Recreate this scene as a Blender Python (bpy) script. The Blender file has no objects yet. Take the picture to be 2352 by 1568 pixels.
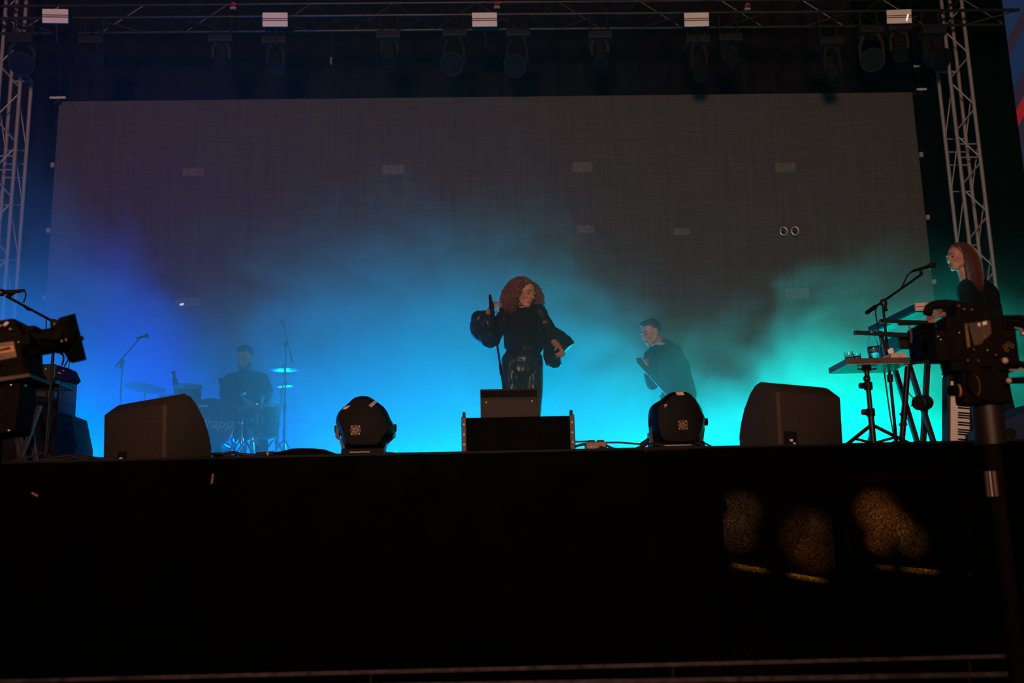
import bpy, bmesh, math, random
from mathutils import Vector, Matrix, Quaternion, noise
random.seed(7)
S = bpy.context.scene
COL = S.collection
PI = math.pi

# ------------------------------------------------------------------ camera
F_PX = 2400.0
EYE = Vector((0.0, 0.0, 1.42))
_p, _y, _r = math.radians(11.5), math.radians(1.85), math.radians(1.42)
AX_F = Vector((math.sin(_y)*math.cos(_p), math.cos(_y)*math.cos(_p), math.sin(_p)))
_R = AX_F.cross(Vector((0, 0, 1))).normalized()
_U = _R.cross(AX_F)
AX_R = _R*math.cos(_r) - _U*math.sin(_r)
AX_U = _U*math.cos(_r) + _R*math.sin(_r)

def P(px, py, y):
    """point of the place seen at photo pixel (px, py) at distance y into the stage"""
    d = AX_F*F_PX + AX_R*(px-1176) + AX_U*(784-py)
    return EYE + d*(y/d.y)

def XZ(px, py, y):
    p = P(px, py, y)
    return p.x, p.z

cam_d = bpy.data.cameras.new('camera')
cam_d.sensor_width = 36.0
cam_d.lens = F_PX/2352.0*36.0
cam_d.clip_end = 200
cam_d.dof.use_dof = True
cam_d.dof.focus_distance = 8.2
cam_d.dof.aperture_fstop = 2.8
cam = bpy.data.objects.new('camera', cam_d)
COL.objects.link(cam)
cam.matrix_world = Matrix(((AX_R.x, AX_U.x, -AX_F.x, EYE.x), (AX_R.y, AX_U.y, -AX_F.y, EYE.y),
                           (AX_R.z, AX_U.z, -AX_F.z, EYE.z), (0, 0, 0, 1)))
S.camera = cam

# ------------------------------------------------------------------ world, exposure, lamps
S.view_settings.view_transform = 'Standard'
S.view_settings.look = 'None'
S.view_settings.gamma = 1.0
S.view_settings.exposure = 0.0
S.view_settings.use_curve_mapping = False
S.cycles.use_denoising = True
S.cycles.denoiser = 'OPENIMAGEDENOISE'
S.cycles.volume_bounces = 0
S.cycles.max_bounces = 6
S.cycles.diffuse_bounces = 2
S.cycles.glossy_bounces = 2
S.cycles.transparent_max_bounces = 12
S.cycles.volume_step_rate = 1.0
S.cycles.sample_clamp_indirect = 3.0

w = bpy.data.worlds.new('night_sky')
S.world = w
w.use_nodes = True
w.node_tree.nodes['Background'].inputs[0].default_value = (0.22, 0.16, 0.24, 1)
w.node_tree.nodes['Background'].inputs[1].default_value = 0.012

def aim(o, target):
    o.rotation_euler = (Vector(target)-o.location).to_track_quat('-Z', 'Y').to_euler()

def spot(name, loc, target, color, energy, size_deg, blend=0.6, radius=0.15):
    l = bpy.data.lights.new(name, 'SPOT')
    l.color = color; l.energy = energy
    l.spot_size = math.radians(size_deg); l.spot_blend = blend
    l.shadow_soft_size = radius
    o = bpy.data.objects.new(name, l)
    COL.objects.link(o); o.location = loc; aim(o, target)
    return o

def lamp(name, loc, color, energy, radius=0.2):
    l = bpy.data.lights.new(name, 'POINT')
    l.color = color; l.energy = energy; l.shadow_soft_size = radius
    o = bpy.data.objects.new(name, l)
    COL.objects.link(o); o.location = loc
    return o

DECK = 2.0
# warm spill of the front-of-house position, high behind the audience
spot('front_wash', (-1.5, -9.0, 3.4), (0.2, 11.0, 8.2), (1.0, 0.55, 0.40), 6600, 50, 0.55, 1.3)

# fill spot added to brighten the video cameras and the pit
spot('pit_fill', (0.8, -5.5, 4.6), (0.3, 5.0, 2.1), (1.0, 0.60, 0.34), 560, 46, 0.8, 0.25)

def wash(name, x, y, z, color, energy, wide=1.2, tilt=35.0, pan=0.0, spread=150):
    """floor wash standing upstage on the deck, pointing up and out at the audience"""
    l = bpy.data.lights.new(name, 'AREA')
    l.shape = 'RECTANGLE'; l.size = wide; l.size_y = 0.35
    l.color = color; l.energy = energy; l.spread = math.radians(spread)
    o = bpy.data.objects.new(name, l)
    COL.objects.link(o); o.location = (x, y, z)
    t = math.radians(tilt); a = math.radians(pan)
    aim(o, (x+math.sin(a)*math.cos(t), y-math.cos(a)*math.cos(t), z+math.sin(t)))
    return o

BLUE, CYAN, TEAL = (0.0, 0.12, 1.0), (0.0, 0.42, 1.0), (0.0, 1.0, 0.72)
wash('floor_wash_blue', -5.4, 12.0, DECK+0.3, (0.0, 0.10, 1.0), 260, 1.4, 8)
wash('floor_wash_blue', -4.3, 10.4, DECK+0.14, (0.0, 0.36, 1.0), 330, 1.4, 0)
wash('floor_wash_purple', -4.0, 12.6, DECK+0.3, (0.05, 0.035, 1.0), 120, 1.0, 70, 0, 70)
wash('floor_wash_blue', -2.7, 12.4, DECK+0.3, (0.0, 0.17, 1.0), 230, 1.2, 28)
wash('floor_wash_cyan', -0.9, 12.0, DECK+0.3, CYAN, 285, 2.2, 32)
wash('floor_wash_cyan', 0.8, 12.0, DECK+0.3, (0.0, 0.52, 1.0), 150, 1.4, 34)
wash('floor_wash_teal', 2.3, 12.0, DECK+0.3, (0.0, 0.80, 1.0), 160, 1.4, 22)
wash('floor_wash_teal', 4.4, 12.0, DECK+0.3, TEAL, 310, 1.8, 20)
# ------------------------------------------------------------------ helpers
def mat(name, col, rough=0.6, metal=0.0, spec=0.5, var=0.25, scale=18.0, bump=0.0, coat=0.0):
    """principled material whose colour and roughness are broken up by noise"""
    m = bpy.data.materials.new(name); m.use_nodes = True
    nt = m.node_tree; N = nt.nodes; L = nt.links
    b = N['Principled BSDF']
    tc = N.new('ShaderNodeTexCoord')
    no = N.new('ShaderNodeTexNoise'); no.inputs['Scale'].default_value = scale; no.inputs['Detail'].default_value = 4
    L.new(tc.outputs['Object'], no.inputs['Vector'])
    r = N.new('ShaderNodeValToRGB')
    r.color_ramp.elements[0].position = 0.3; r.color_ramp.elements[1].position = 0.7
    r.color_ramp.elements[0].color = (*[c*(1-var) for c in col], 1)
    r.color_ramp.elements[1].color = (*[min(1, c*(1+var)) for c in col], 1)
    L.new(no.outputs[0], r.inputs[0]); L.new(r.outputs[0], b.inputs['Base Color'])
    b.inputs['Roughness'].default_value = rough
    b.inputs['Metallic'].default_value = metal
    b.inputs['Specular IOR Level'].default_value = spec
    b.inputs['Coat Weight'].default_value = coat
    if bump:
        bp = N.new('ShaderNodeBump'); bp.inputs['Strength'].default_value = bump; bp.inputs['Distance'].default_value = 0.01
        L.new(no.outputs[0], bp.inputs['Height']); L.new(bp.outputs[0], b.inputs['Normal'])
    return m

def glass_mat(name, tint=(1, 1, 1)):
    m = bpy.data.materials.new(name); m.use_nodes = True
    b = m.node_tree.nodes['Principled BSDF']
    b.inputs['Base Color'].default_value = (*tint, 1)
    b.inputs['Transmission Weight'].default_value = 1.0
    b.inputs['Roughness'].default_value = 0.02
    b.inputs['IOR'].default_value = 1.4
    return m

def glow_mat(name, col, strength):
    m = bpy.data.materials.new(name); m.use_nodes = True
    b = m.node_tree.nodes['Principled BSDF']
    b.inputs['Base Color'].default_value = (*col, 1)
    b.inputs['Emission Color'].default_value = (*col, 1)
    b.inputs['Emission Strength'].default_value = strength
    return m

def V(*a): return Vector(a)

def frame(d, up=(0, 0, 1)):
    """3x3 matrix whose z axis is d"""
    d = Vector(d).normalized(); up = Vector(up)
    if abs(d.dot(up)) > 0.98: up = Vector((0, 1, 0)) if abs(d.y) < 0.9 else Vector((1, 0, 0))
    x = up.cross(d).normalized(); y = d.cross(x)
    return Matrix((x, y, d)).transposed()

def rotz(a): return Matrix.Rotation(a, 3, 'Z')

class MB:
    """collects shapes; build() links them as one mesh object"""
    def __init__(s): s.v = []; s.f = []
    def add(s, vs, fs):
        o = len(s.v); s.v += [Vector(x) for x in vs]; s.f += [tuple(i+o for i in f) for f in fs]; return s
    def box(s, c, size, rot=None):
        c = Vector(c); h = [x/2 for x in size]
        vs = []
        for x, y, z in ((-1,-1,-1),(1,-1,-1),(1,1,-1),(-1,1,-1),(-1,-1,1),(1,-1,1),(1,1,1),(-1,1,1)):
            p = Vector((x*h[0], y*h[1], z*h[2]))
            vs.append(c+(rot @ p if rot else p))
        return s.add(vs, [(0,3,2,1),(4,5,6,7),(0,1,5,4),(1,2,6,5),(2,3,7,6),(3,0,4,7)])
    def boxlh(s, lo, hi):
        return s.box([(a+b)/2 for a, b in zip(lo, hi)], [b-a for a, b in zip(lo, hi)])
    def beam(s, p0, p1, wx, wy, up=(0, 0, 1)):
        p0, p1 = Vector(p0), Vector(p1)
        return s.box((p0+p1)/2, (wx, wy, (p1-p0).length), frame(p1-p0, up))
    def cyl(s, p0, p1, r0, r1=None, n=12):
        p0, p1 = Vector(p0), Vector(p1); r1 = r0 if r1 is None else r1
        M = frame(p1-p0); vs = []
        for p, r in ((p0, r0), (p1, r1)):
            for k in range(n):
                a = 2*PI*k/n; vs.append(p + M @ Vector((r*math.cos(a), r*math.sin(a), 0)))
        fs = [(k, (k+1) % n, n+(k+1) % n, n+k) for k in range(n)]
        fs += [tuple(range(n-1, -1, -1)), tuple(range(n, 2*n))]
        return s.add(vs, fs)
    def tube(s, pts, r, n=8, closed=False):
        pts = [Vector(p) for p in pts]; m = len(pts)
        R = r if isinstance(r, (list, tuple)) else [r]*m
        vs = []; X = None
        for i, p in enumerate(pts):
            a = pts[i-1] if (i or closed) else p; b = pts[(i+1) % m] if (i < m-1 or closed) else p
            d = (b-a).normalized()
            if X is None:
                X = frame(d).col[0].copy()
            X = (X - d*X.dot(d))
            X = X.normalized() if X.length > 1e-6 else frame(d).col[0].copy()
            Y = d.cross(X)
            for k in range(n):
                t = 2*PI*k/n; vs.append(p + (X*math.cos(t)+Y*math.sin(t))*R[i])
        fs = []
        for i in range(m if closed else m-1):
            j = (i+1) % m
            for k in range(n):
                l = (k+1) % n; fs.append((i*n+k, i*n+l, j*n+l, j*n+k))
        if not closed:
            fs += [tuple(range(n-1, -1, -1)), tuple(range((m-1)*n, m*n))]
        return s.add(vs, fs)
    def spline(s, pts, r, n=8, sub=6):
        return s.tube(smooth_path(pts, sub), r, n)
    def lathe(s, prof, c=(0, 0, 0), M=None, n=24):
        """profile of (radius, height) revolved about local z"""
        c = Vector(c); M = M or Matrix.Identity(3); vs = []; fs = []; m = len(prof)
        for r, z in prof:
            for k in range(n):
                a = 2*PI*k/n; vs.append(c + M @ Vector((r*math.cos(a), r*math.sin(a), z)))
        for i in range(m-1):
            for k in range(n):
                l = (k+1) % n; fs.append((i*n+k, i*n+l, (i+1)*n+l, (i+1)*n+k))
        if prof[0][0] > 1e-5: fs.append(tuple(range(n-1, -1, -1)))
        if prof[-1][0] > 1e-5: fs.append(tuple(range((m-1)*n, m*n)))
        return s.add(vs, fs)
    def loft(s, rings, caps=True):
        n = len(rings[0]); vs = [p for r in rings for p in r]; fs = []
        for i in range(len(rings)-1):
            for k in range(n):
                l = (k+1) % n; fs.append((i*n+k, i*n+l, (i+1)*n+l, (i+1)*n+k))
        if caps:
            fs += [tuple(range(n-1, -1, -1)), tuple(range((len(rings)-1)*n, len(rings)*n))]
        return s.add(vs, fs)
    def prism(s, poly, o, ax, ay, az, depth):
        """polygon in the plane (ax, ay) at o, thickened by depth along az"""
        o, ax, ay, az = Vector(o), Vector(ax), Vector(ay), Vector(az)
        a = [o+ax*x+ay*y for x, y in poly]
        return s.loft([a, [p+az*depth for p in a]])
    def ell(s, c, rad, M=None, n=16, m=10):
        c = Vector(c); M = M or Matrix.Identity(3)
        if isinstance(rad, (int, float)): rad = (rad,)*3
        vs = []; fs = []
        for i in range(1, m):
            t = PI*i/m
            for k in range(n):
                a = 2*PI*k/n
                vs.append(c + M @ Vector((rad[0]*math.sin(t)*math.cos(a), rad[1]*math.sin(t)*math.sin(a), -rad[2]*math.cos(t))))
        b = len(vs); vs += [c + M @ Vector((0, 0, -rad[2])), c + M @ Vector((0, 0, rad[2]))]
        for i in range(m-2):
            for k in range(n):
                l = (k+1) % n; fs.append((i*n+k, i*n+l, (i+1)*n+l, (i+1)*n+k))
        for k in range(n):
            l = (k+1) % n
            fs.append((b, l, k)); fs.append((b+1, (m-2)*n+k, (m-2)*n+l))
        return s.add(vs, fs)
    def cap(s, p0, p1, r0, r1=None, n=12):
        """tapered limb with round ends"""
        p0, p1 = Vector(p0), Vector(p1); r1 = r0 if r1 is None else r1
        d = p1-p0; L = d.length
        if L < 1e-6: return s.ell(p0, r0)
        prof = [(max(1e-6, r0*math.sin(t)), -r0*math.cos(t)) for t in (0.0, .35, .75, 1.15)] + \
               [(r0, 0), (r1, L)] + [(max(1e-6, r1*math.cos(t)), L+r1*math.sin(t)) for t in (.42, .82, 1.22, PI/2)]
        return s.lathe(prof, p0, frame(d), n)
    def limb(s, pts, rs):
        for i in range(len(pts)-1): s.cap(pts[i], pts[i+1], rs[i], rs[i+1])
        return s
    def build(s, name, m, parent=None, smooth=None, bevel=0.0):
        off = Vector((0, 0, 0)); q = parent
        while q is not None: off += q.location; q = q.parent
        me = bpy.data.meshes.new(name)
        me.from_pydata([tuple(v-off) for v in s.v], [], s.f)
        bm = bmesh.new(); bm.from_mesh(me)
        bmesh.ops.recalc_face_normals(bm, faces=bm.faces)
        if bevel:
            es = [e for e in bm.edges if len(e.link_faces) == 2 and e.calc_face_angle(0) > 0.5]
            bmesh.ops.bevel(bm, geom=es, offset=bevel, segments=2, profile=0.6, affect='EDGES', clamp_overlap=True)
        bm.to_mesh(me); bm.free()
        me.materials.append(m)
        if smooth is not None:
            for p in me.polygons: p.use_smooth = True
            try: me.set_sharp_from_angle(angle=math.radians(smooth))
            except Exception: pass
        o = bpy.data.objects.new(name, me); COL.objects.link(o)
        if parent is not None: o.parent = parent
        return o

def smooth_path(pts, sub=6):
    pts = [Vector(p) for p in pts]; out = []
    for i in range(len(pts)-1):
        p0 = pts[max(i-1, 0)]; p1 = pts[i]; p2 = pts[i+1]; p3 = pts[min(i+2, len(pts)-1)]
        for k in range(sub):
            t = k/sub
            out.append(0.5*((2*p1)+(p2-p0)*t+(2*p0-5*p1+4*p2-p3)*t*t+(3*p1-p0-3*p2+p3)*t**3))
    out.append(pts[-1]); return out

def tag(o, label, cat, group=None, kind=None):
    o['label'] = label; o['category'] = cat
    if group: o['group'] = group
    if kind: o['kind'] = kind
    return o

def thing(name, label, cat, loc=(0, 0, 0), group=None):
    o = bpy.data.objects.new(name, None); COL.objects.link(o)
    o.empty_display_size = 0.1; o.location = loc
    return tag(o, label, cat, group)

def structure(name, mb, m, label=None, **k):
    o = mb.build(name, m, **k); o['kind'] = 'structure'
    if label: o['label'] = label
    return o

def copy_thing(t, loc, rz, label, group=None):
    def rec(o, par):
        c = o.copy(); COL.objects.link(c)
        if par is not None: c.parent = par
        for ch in [x for x in o.children]: rec(ch, c)
        return c
    c = rec(t, None)
    c.location = loc; c.rotation_euler = (0, 0, rz); c['label'] = label
    if group: c['group'] = group
    return c

def organic(name, mb, m, parent=None, voxel=0.006, relax=4, crease=0.0, crease_scale=6.0, shift=None):
    """shapes fused into one continuous skin"""
    o = mb.build(name, m, parent)
    r = o.modifiers.new('fuse', 'REMESH'); r.mode = 'VOXEL'; r.voxel_size = voxel
    sm = o.modifiers.new('relax', 'SMOOTH'); sm.iterations = relax; sm.factor = 0.5
    dg = bpy.context.evaluated_depsgraph_get(); dg.update()
    me = bpy.data.meshes.new_from_object(o.evaluated_get(dg))
    o.modifiers.clear(); old = o.data; o.data = me; bpy.data.meshes.remove(old)
    me.name = name
    if shift or crease:
        nor = [v.normal.copy() for v in me.vertices]
        for v, n in zip(me.vertices, nor):
            if crease:
                q = v.co*crease_scale
                a = noise.noise(q) + 0.5*noise.noise(q*2.3+Vector((3, 1, 7)))
                ridge = 1-abs(noise.noise(Vector((q.x*1.6, q.y*1.6, q.z*0.7))+Vector((9, 4, 2))))*2
                v.co += n*crease*(0.6*a+0.6*ridge*ridge*(1 if ridge > 0 else 0))
            if shift: v.co += n*shift
    for p in me.polygons: p.use_smooth = True
    if not me.materials: me.materials.append(m)
    return o

def text_mesh(name, txt, size, m, origin, ax, ay, parent=None, shear=0.0, thick=0.001, align='LEFT'):
    c = bpy.data.curves.new(name, 'FONT'); c.body = txt; c.size = size; c.shear = shear; c.extrude = thick
    c.align_x = align; c.resolution_u = 3
    t = bpy.data.objects.new(name, c); COL.objects.link(t)
    dg = bpy.context.evaluated_depsgraph_get(); dg.update()
    me = bpy.data.meshes.new_from_object(t.evaluated_get(dg))
    bpy.data.objects.remove(t)
    ax, ay = Vector(ax).normalized(), Vector(ay).normalized(); az = ax.cross(ay)
    off = Vector((0, 0, 0)); q = parent
    while q is not None: off += q.location; q = q.parent
    for v in me.vertices:
        v.co = Vector(origin) + ax*v.co.x + ay*v.co.y + az*v.co.z - off
    me.materials.clear(); me.materials.append(m); me.name = name
    o = bpy.data.objects.new(name, me); COL.objects.link(o)
    if parent is not None: o.parent = parent
    return o

# materials shared by several things
M_BLACK = mat('matt_black_paint', (0.006, 0.006, 0.007), 0.6, spec=.25, var=0.3)
M_BLACKS = mat('satin_black_plastic', (0.010, 0.010, 0.012), 0.32, var=0.25)
M_SPEAKER = mat('black_textured_cabinet', (0.033, 0.026, 0.020), 0.75, spec=0.3, var=0.35, scale=160, bump=0.3)
M_GRILLE = mat('black_grille', (0.008, 0.008, 0.008), 0.7, spec=0.2, scale=200)
M_ALU = mat('brushed_aluminium', (0.36, 0.33, 0.32), 0.5, metal=0.2, var=0.15, scale=40)
M_CHROME = mat('chrome', (0.75, 0.75, 0.78), 0.12, metal=1.0, var=0.05)
M_CABLE = mat('black_cable_rubber', (0.010, 0.010, 0.010), 0.5, spec=0.3)
M_WHITE = mat('white_label', (0.75, 0.70, 0.66), 0.6, var=0.08)
M_PAPER = mat('white_paper', (0.82, 0.78, 0.74), 0.8, var=0.04)
M_SKIN = mat('skin', (0.44, 0.19, 0.13), 0.55, var=0.08, scale=30)
M_CLOTH = mat('black_cloth', (0.004, 0.004, 0.005), 0.9, spec=0.08, var=0.3, scale=60)
M_DARKEYE = mat('dark_eye', (0.02, 0.012, 0.01), 0.2)
M_LIP = mat('lips', (0.32, 0.08, 0.07), 0.45)
# ------------------------------------------------------------------ the setting
m_deck = mat('black_stage_ply', (0.004, 0.004, 0.004), 0.7, spec=0.2, scale=8, bump=0.1)
m_back = mat('lifted_black_drape', (0.013, 0.011, 0.015), 0.95, spec=0.02, scale=5)  # drape colour lifted in place of the haze before it
m_drape = mat('black_drape', (0.002, 0.002, 0.002), 0.95, spec=0.02, scale=5)
m_ground = mat('pit_ground', (0.008, 0.007, 0.006), 0.95, spec=0.05, scale=10, bump=0.3)
LIP = 5.95

structure('ground', MB().boxlh((-14, -14, -0.1), (14, 17, 0)), m_ground)
mb = MB(); mb.boxlh((-7.5, LIP, DECK-0.16), (7.5, 15.4, DECK))
structure('floor', mb, m_deck)

def drape_sheet(x0, x1, z0, z1, y, pitch=0.22, amp=0.03, thick=0.02):
    n = max(4, int((x1-x0)/0.055)); rows = []
    pts = []
    for i in range(n+1):
        x = x0+(x1-x0)*i/n
        yy = y + amp*math.sin(2*PI*x/pitch) + amp*0.5*noise.noise(Vector((x*1.3, y, 0)))
        pts.append((x, yy))
    poly = [Vector((x, yy, 0)) for x, yy in pts] + [Vector((x, yy+thick, 0)) for x, yy in reversed(pts)]
    mb = MB(); mb.loft([[p+Vector((0, 0, z0)) for p in poly], [p+Vector((0, 0, z1)) for p in poly]])
    return mb

# stage skirt: solid black cloth, and a see-through gauze panel on the right
structure('wall_front', drape_sheet(-7.5, 0.93, 0.0, DECK-0.02, LIP-0.07, 0.3, 0.012), m_drape, smooth=40)
def gauze():
    m = bpy.data.materials.new('black_gauze'); m.use_nodes = True
    nt = m.node_tree; N = nt.nodes; L = nt.links; N.clear()
    out = N.new('ShaderNodeOutputMaterial'); mix = N.new('ShaderNodeMixShader')
    tr = N.new('ShaderNodeBsdfTransparent'); df = N.new('ShaderNodeBsdfDiffuse'); df.inputs[0].default_value = (0.002, 0.002, 0.002, 1)
    tc = N.new('ShaderNodeNewGeometry'); mp = N.new('ShaderNodeMapping'); L.new(tc.outputs['Position'], mp.inputs['Vector'])
    mp.inputs['Scale'].default_value = (560, 1, 60)
    no = N.new('ShaderNodeTexNoise'); no.inputs['Scale'].default_value = 1.0; no.inputs['Detail'].default_value = 2; L.new(mp.outputs[0], no.inputs['Vector'])
    mp2 = N.new('ShaderNodeMapping'); L.new(tc.outputs['Position'], mp2.inputs['Vector']); mp2.inputs['Scale'].default_value = (60, 1, 480)
    no2 = N.new('ShaderNodeTexNoise'); no2.inputs['Scale'].default_value = 1.0; L.new(mp2.outputs[0], no2.inputs['Vector'])
    mu = N.new('ShaderNodeMath'); mu.operation = 'MULTIPLY'; L.new(no.outputs[0], mu.inputs[0]); L.new(no2.outputs[0], mu.inputs[1])
    r = N.new('ShaderNodeValToRGB'); L.new(mu.outputs[0], r.inputs[0])
    r.color_ramp.elements[0].position = 0.15; r.color_ramp.elements[0].color = (0.02,)*3+(1,)
    r.color_ramp.elements[1].position = 0.45; r.color_ramp.elements[1].color = (0.55,)*3+(1,)
    L.new(r.outputs[0], mix.inputs[0]); L.new(df.outputs[0], mix.inputs[1]); L.new(tr.outputs[0], mix.inputs[2])
    L.new(mix.outputs[0], out.inputs['Surface'])
    return m
mb = MB(); mb.boxlh((0.93, LIP-0.075, 0.0), (7.5, LIP-0.072, DECK-0.02))
structure('wall_front.001', mb, gauze())
structure('wall_back', drape_sheet(-11, P(2322, 214, 15.6).x, 0, 10.4, 15.6, 0.45, 0.05), m_back, smooth=40)
# masking drapes either side of the stage house
structure('wall_left', MB().boxlh((-7.6, 12.6, 0), (-7.5, 15.4, 10.4)), m_drape)
x_r0, _ = XZ(2262, 200, 14.6); x_r1, _ = XZ(2328, 214, 14.75)
structure('wall_right', drape_sheet(5.95, x_r1, 0, 10.4, 14.75, 0.3, 0.02), m_drape, smooth=40)
structure('ceiling', MB().boxlh((-9, 12.2, 10.4), (6.3, 15.7, 10.5)), m_drape)

# ------------------------------------------------------------------ under the stage, seen through the gauze
m_case = mat('brown_dust_sheet', (0.20, 0.11, 0.045), 0.9, var=0.75, scale=9)
m_case2 = mat('grey_dust_sheet', (0.16, 0.13, 0.11), 0.9, var=0.75, scale=8)
m_brace_light = mat('painted_yellow_light', (0.85, 0.50, 0.02), 0.5, var=0.3, scale=9)  # yellow light on the braces put into their colour
m_steel = mat('dull_steel', (0.03, 0.03, 0.03), 0.5, metal=0.5)
m_sheet = mat('brown_patch_sheet', (0.26, 0.14, 0.065), 0.9, var=0.45, scale=3)
o = organic('patch_sheet', MB().boxlh((0.85, 7.20, 0.002), (5.2, 7.24, DECK-0.165)), m_sheet, None, 0.03, 2, 0.03, 2.2)  # sheet added to catch the amber patches
tag(o, 'brown sheet added under the stage behind the gauze to catch soft amber patches', 'cloth')
posts = []
for px, r_, lab in ((1650, .028, 'dark scaffold post under the deck at the left of the amber patches, with a coupler'), (1925, .036, 'dark scaffold post under the deck between the two groups of amber patches'), (2240, .03, 'dark scaffold post under the deck at the right end of the amber patches')):
    a = P(px, 1200, 6.3); posts.append(a.x)
    t = thing('scaffold_post', lab, 'post', (a.x, 6.3, 0))
    MB().cyl((a.x, 6.3, 0), (a.x, 6.3, DECK-0.165), r_, n=14).build('tube', m_steel, t, smooth=40)
    for pz in (1163, 1283):
        MB().box((a.x+.012, 6.3, P(px, pz, 6.3).z), (.075, .075, .07)).build('coupler', m_steel, t, bevel=0.006)
for (p0, p1, q0, q1, lab) in ((1652, 1296, 1924, 1342, 'scaffold brace painted with yellow light, sloping under the stage, left of the pair'), (1926, 1296, 2239, 1326, 'scaffold brace painted with yellow light under the stage, right of the pair')):
    a, b = P(p0, p1, 6.34), P(q0, q1, 6.34)
    t = thing('scaffold_brace', lab, 'brace', (a+b)/2, group='scaffold braces under the stage with yellow light painted in')
    MB().cyl(a, b, .024, n=14).build('tube', m_brace_light, t, smooth=40)
def glow_spot(px, py, ang, e, col=(1.0, 0.50, 0.16)):  # spots added to throw amber patches on the sheet
    q = P(px, py, 7.2)
    spot('understage_fill_spot', (q.x-.28, 6.5, min(q.z+.2, 1.76)), q, col, e, ang, 1.0, 0.02)
for a in ((1700, 1172, 24, 5, (1, .72, .45)), (1690, 1222, 22, 4.5, (1, .7, .4)), (1860, 1235, 36, 3.2), (1875, 1215, 14, 3, (1, .8, .5)), (1862, 1272, 20, 3.5),
          (2010, 1172, 26, 9), (2040, 1200, 22, 5), (2068, 1205, 16, 6), (2018, 1242, 16, 6.5), (2090, 1238, 20, 5.5, (1, .66, .35))): glow_spot(a[0], a[1], a[2], a[3]*6, *a[4:])
for px, e, ang in ((1720, 2.2, 40), (1850, 2.6, 44), (2030, .9, 22), (2110, 2.2, 40), (2235, .7, 16)):
    q = P(px, 1312 if px < 2000 else 1304, 6.34); q.z = P(px, 1308 + max(0, min(30, (px-1700)*.16)) if px < 1950 else 1304, 6.34).z
    spot('understage_fill_spot', (q.x+.05, 6.12, q.z+.28), q, (1.0, .62, .12), e*3, ang, 1.0, .02)  # spots added to brighten the braces

# pit rails in front of the stage
m_rail = mat('dusty_steel_rail', (0.10, 0.07, 0.075), 0.7, spec=0.2, var=0.5)
def pit_rail(label, l, r, y, rad):
    a, b = P(*l, y), P(*r, y)
    t = thing('pit_rail', label, 'rail', (a.x, y, 0), 'pit rails along the stage front')
    MB().cyl(a, b, rad, n=14).build('tube', m_rail, t, smooth=40)
    for k in range(4):
        f = 0.08+0.28*k; q = a.lerp(b, f)
        MB().cyl((q.x, q.y+rad, 0), (q.x, q.y+rad, q.z), rad*0.9, n=10).build('upright', M_BLACK, t, smooth=40)
pit_rail('thin horizontal steel rail in front of the stage, upper of two', (-60, 1566), (2420, 1504), 5.2, 0.012)
pit_rail('horizontal steel rail along the bottom of the pit, lower of two', (-60, 1592), (2420, 1546), 5.0, 0.014)

# ------------------------------------------------------------------ screen, towers, roof truss
YS = 14.4
def screen_mat():
    m = bpy.data.materials.new('screen_mesh_fabric'); m.use_nodes = True
    nt = m.node_tree; N = nt.nodes; L = nt.links; b = N['Principled BSDF']
    g = N.new('ShaderNodeNewGeometry')
    mp = N.new('ShaderNodeMapping'); L.new(g.outputs['Position'], mp.inputs['Vector']); mp.inputs['Scale'].default_value = (44, 1, 1.2)
    n1 = N.new('ShaderNodeTexNoise'); n1.inputs['Scale'].default_value = 1; n1.inputs['Detail'].default_value = 3; L.new(mp.outputs[0], n1.inputs['Vector'])
    mp2 = N.new('ShaderNodeMapping'); L.new(g.outputs['Position'], mp2.inputs['Vector']); mp2.inputs['Scale'].default_value = (2, 1, 80)
    n2 = N.new('ShaderNodeTexNoise'); n2.inputs['Scale'].default_value = 1; n2.inputs['Detail'].default_value = 2; L.new(mp2.outputs[0], n2.inputs['Vector'])
    mx = N.new('ShaderNodeMath'); mx.operation = 'ADD'; L.new(n1.outputs[0], mx.inputs[0]); L.new(n2.outputs[0], mx.inputs[1])
    r = N.new('ShaderNodeValToRGB'); r.color_ramp.elements[0].position = 0.25; r.color_ramp.elements[1].position = 0.75
    hv = N.new('ShaderNodeMath'); hv.operation = 'MULTIPLY'; hv.inputs[1].default_value = 0.5; L.new(mx.outputs[0], hv.inputs[0])
    r.color_ramp.elements[0].color = (0.060, 0.054, 0.051, 1); r.color_ramp.elements[1].color = (0.112, 0.100, 0.094, 1)
    L.new(hv.outputs[0], r.inputs[0]); L.new(r.outputs[0], b.inputs['Base Color'])
    b.inputs['Roughness'].default_value = 0.9; b.inputs['Specular IOR Level'].default_value = 0.1
    return m
tl, bl, tr, br = P(135, 232, YS), P(107, 680, YS), P(2095, 213, YS), P(2145, 680, YS)
xl, xr, zt = (tl.x+bl.x)/2, (tr.x+br.x)/2, (tl.z+tr.z)/2
t = thing('mesh_screen', 'large grey-brown mesh video screen across the back of the stage', 'screen', ((xl+xr)/2, YS, DECK))
MB().boxlh((xl, YS, DECK+0.001), (xr, YS+0.05, zt)).build('mesh_panel', screen_mat(), t)
mb = MB(); mb.cyl((xl-.1, YS+.09, zt+.02), (xr+.1, YS+.09, zt+.02), .03, n=10)
mb.build('top_bar', M_BLACK, t, smooth=40)
for px, py in ((122, 380), (112, 530), (104, 685), (2115, 356), (2130, 500), (2144, 648)):
    q = P(px, py, YS)
    MB().box((q.x, YS-.01, q.z), (.05, .05, .07)).build('edge_clip', M_ALU, t, bevel=0.006)
m_patch = mat('pale_patch_box', (0.135, 0.118, 0.105), 0.9, var=0.3, scale=30)  # pale boxes stand in for bright patches seen through the mesh
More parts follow.
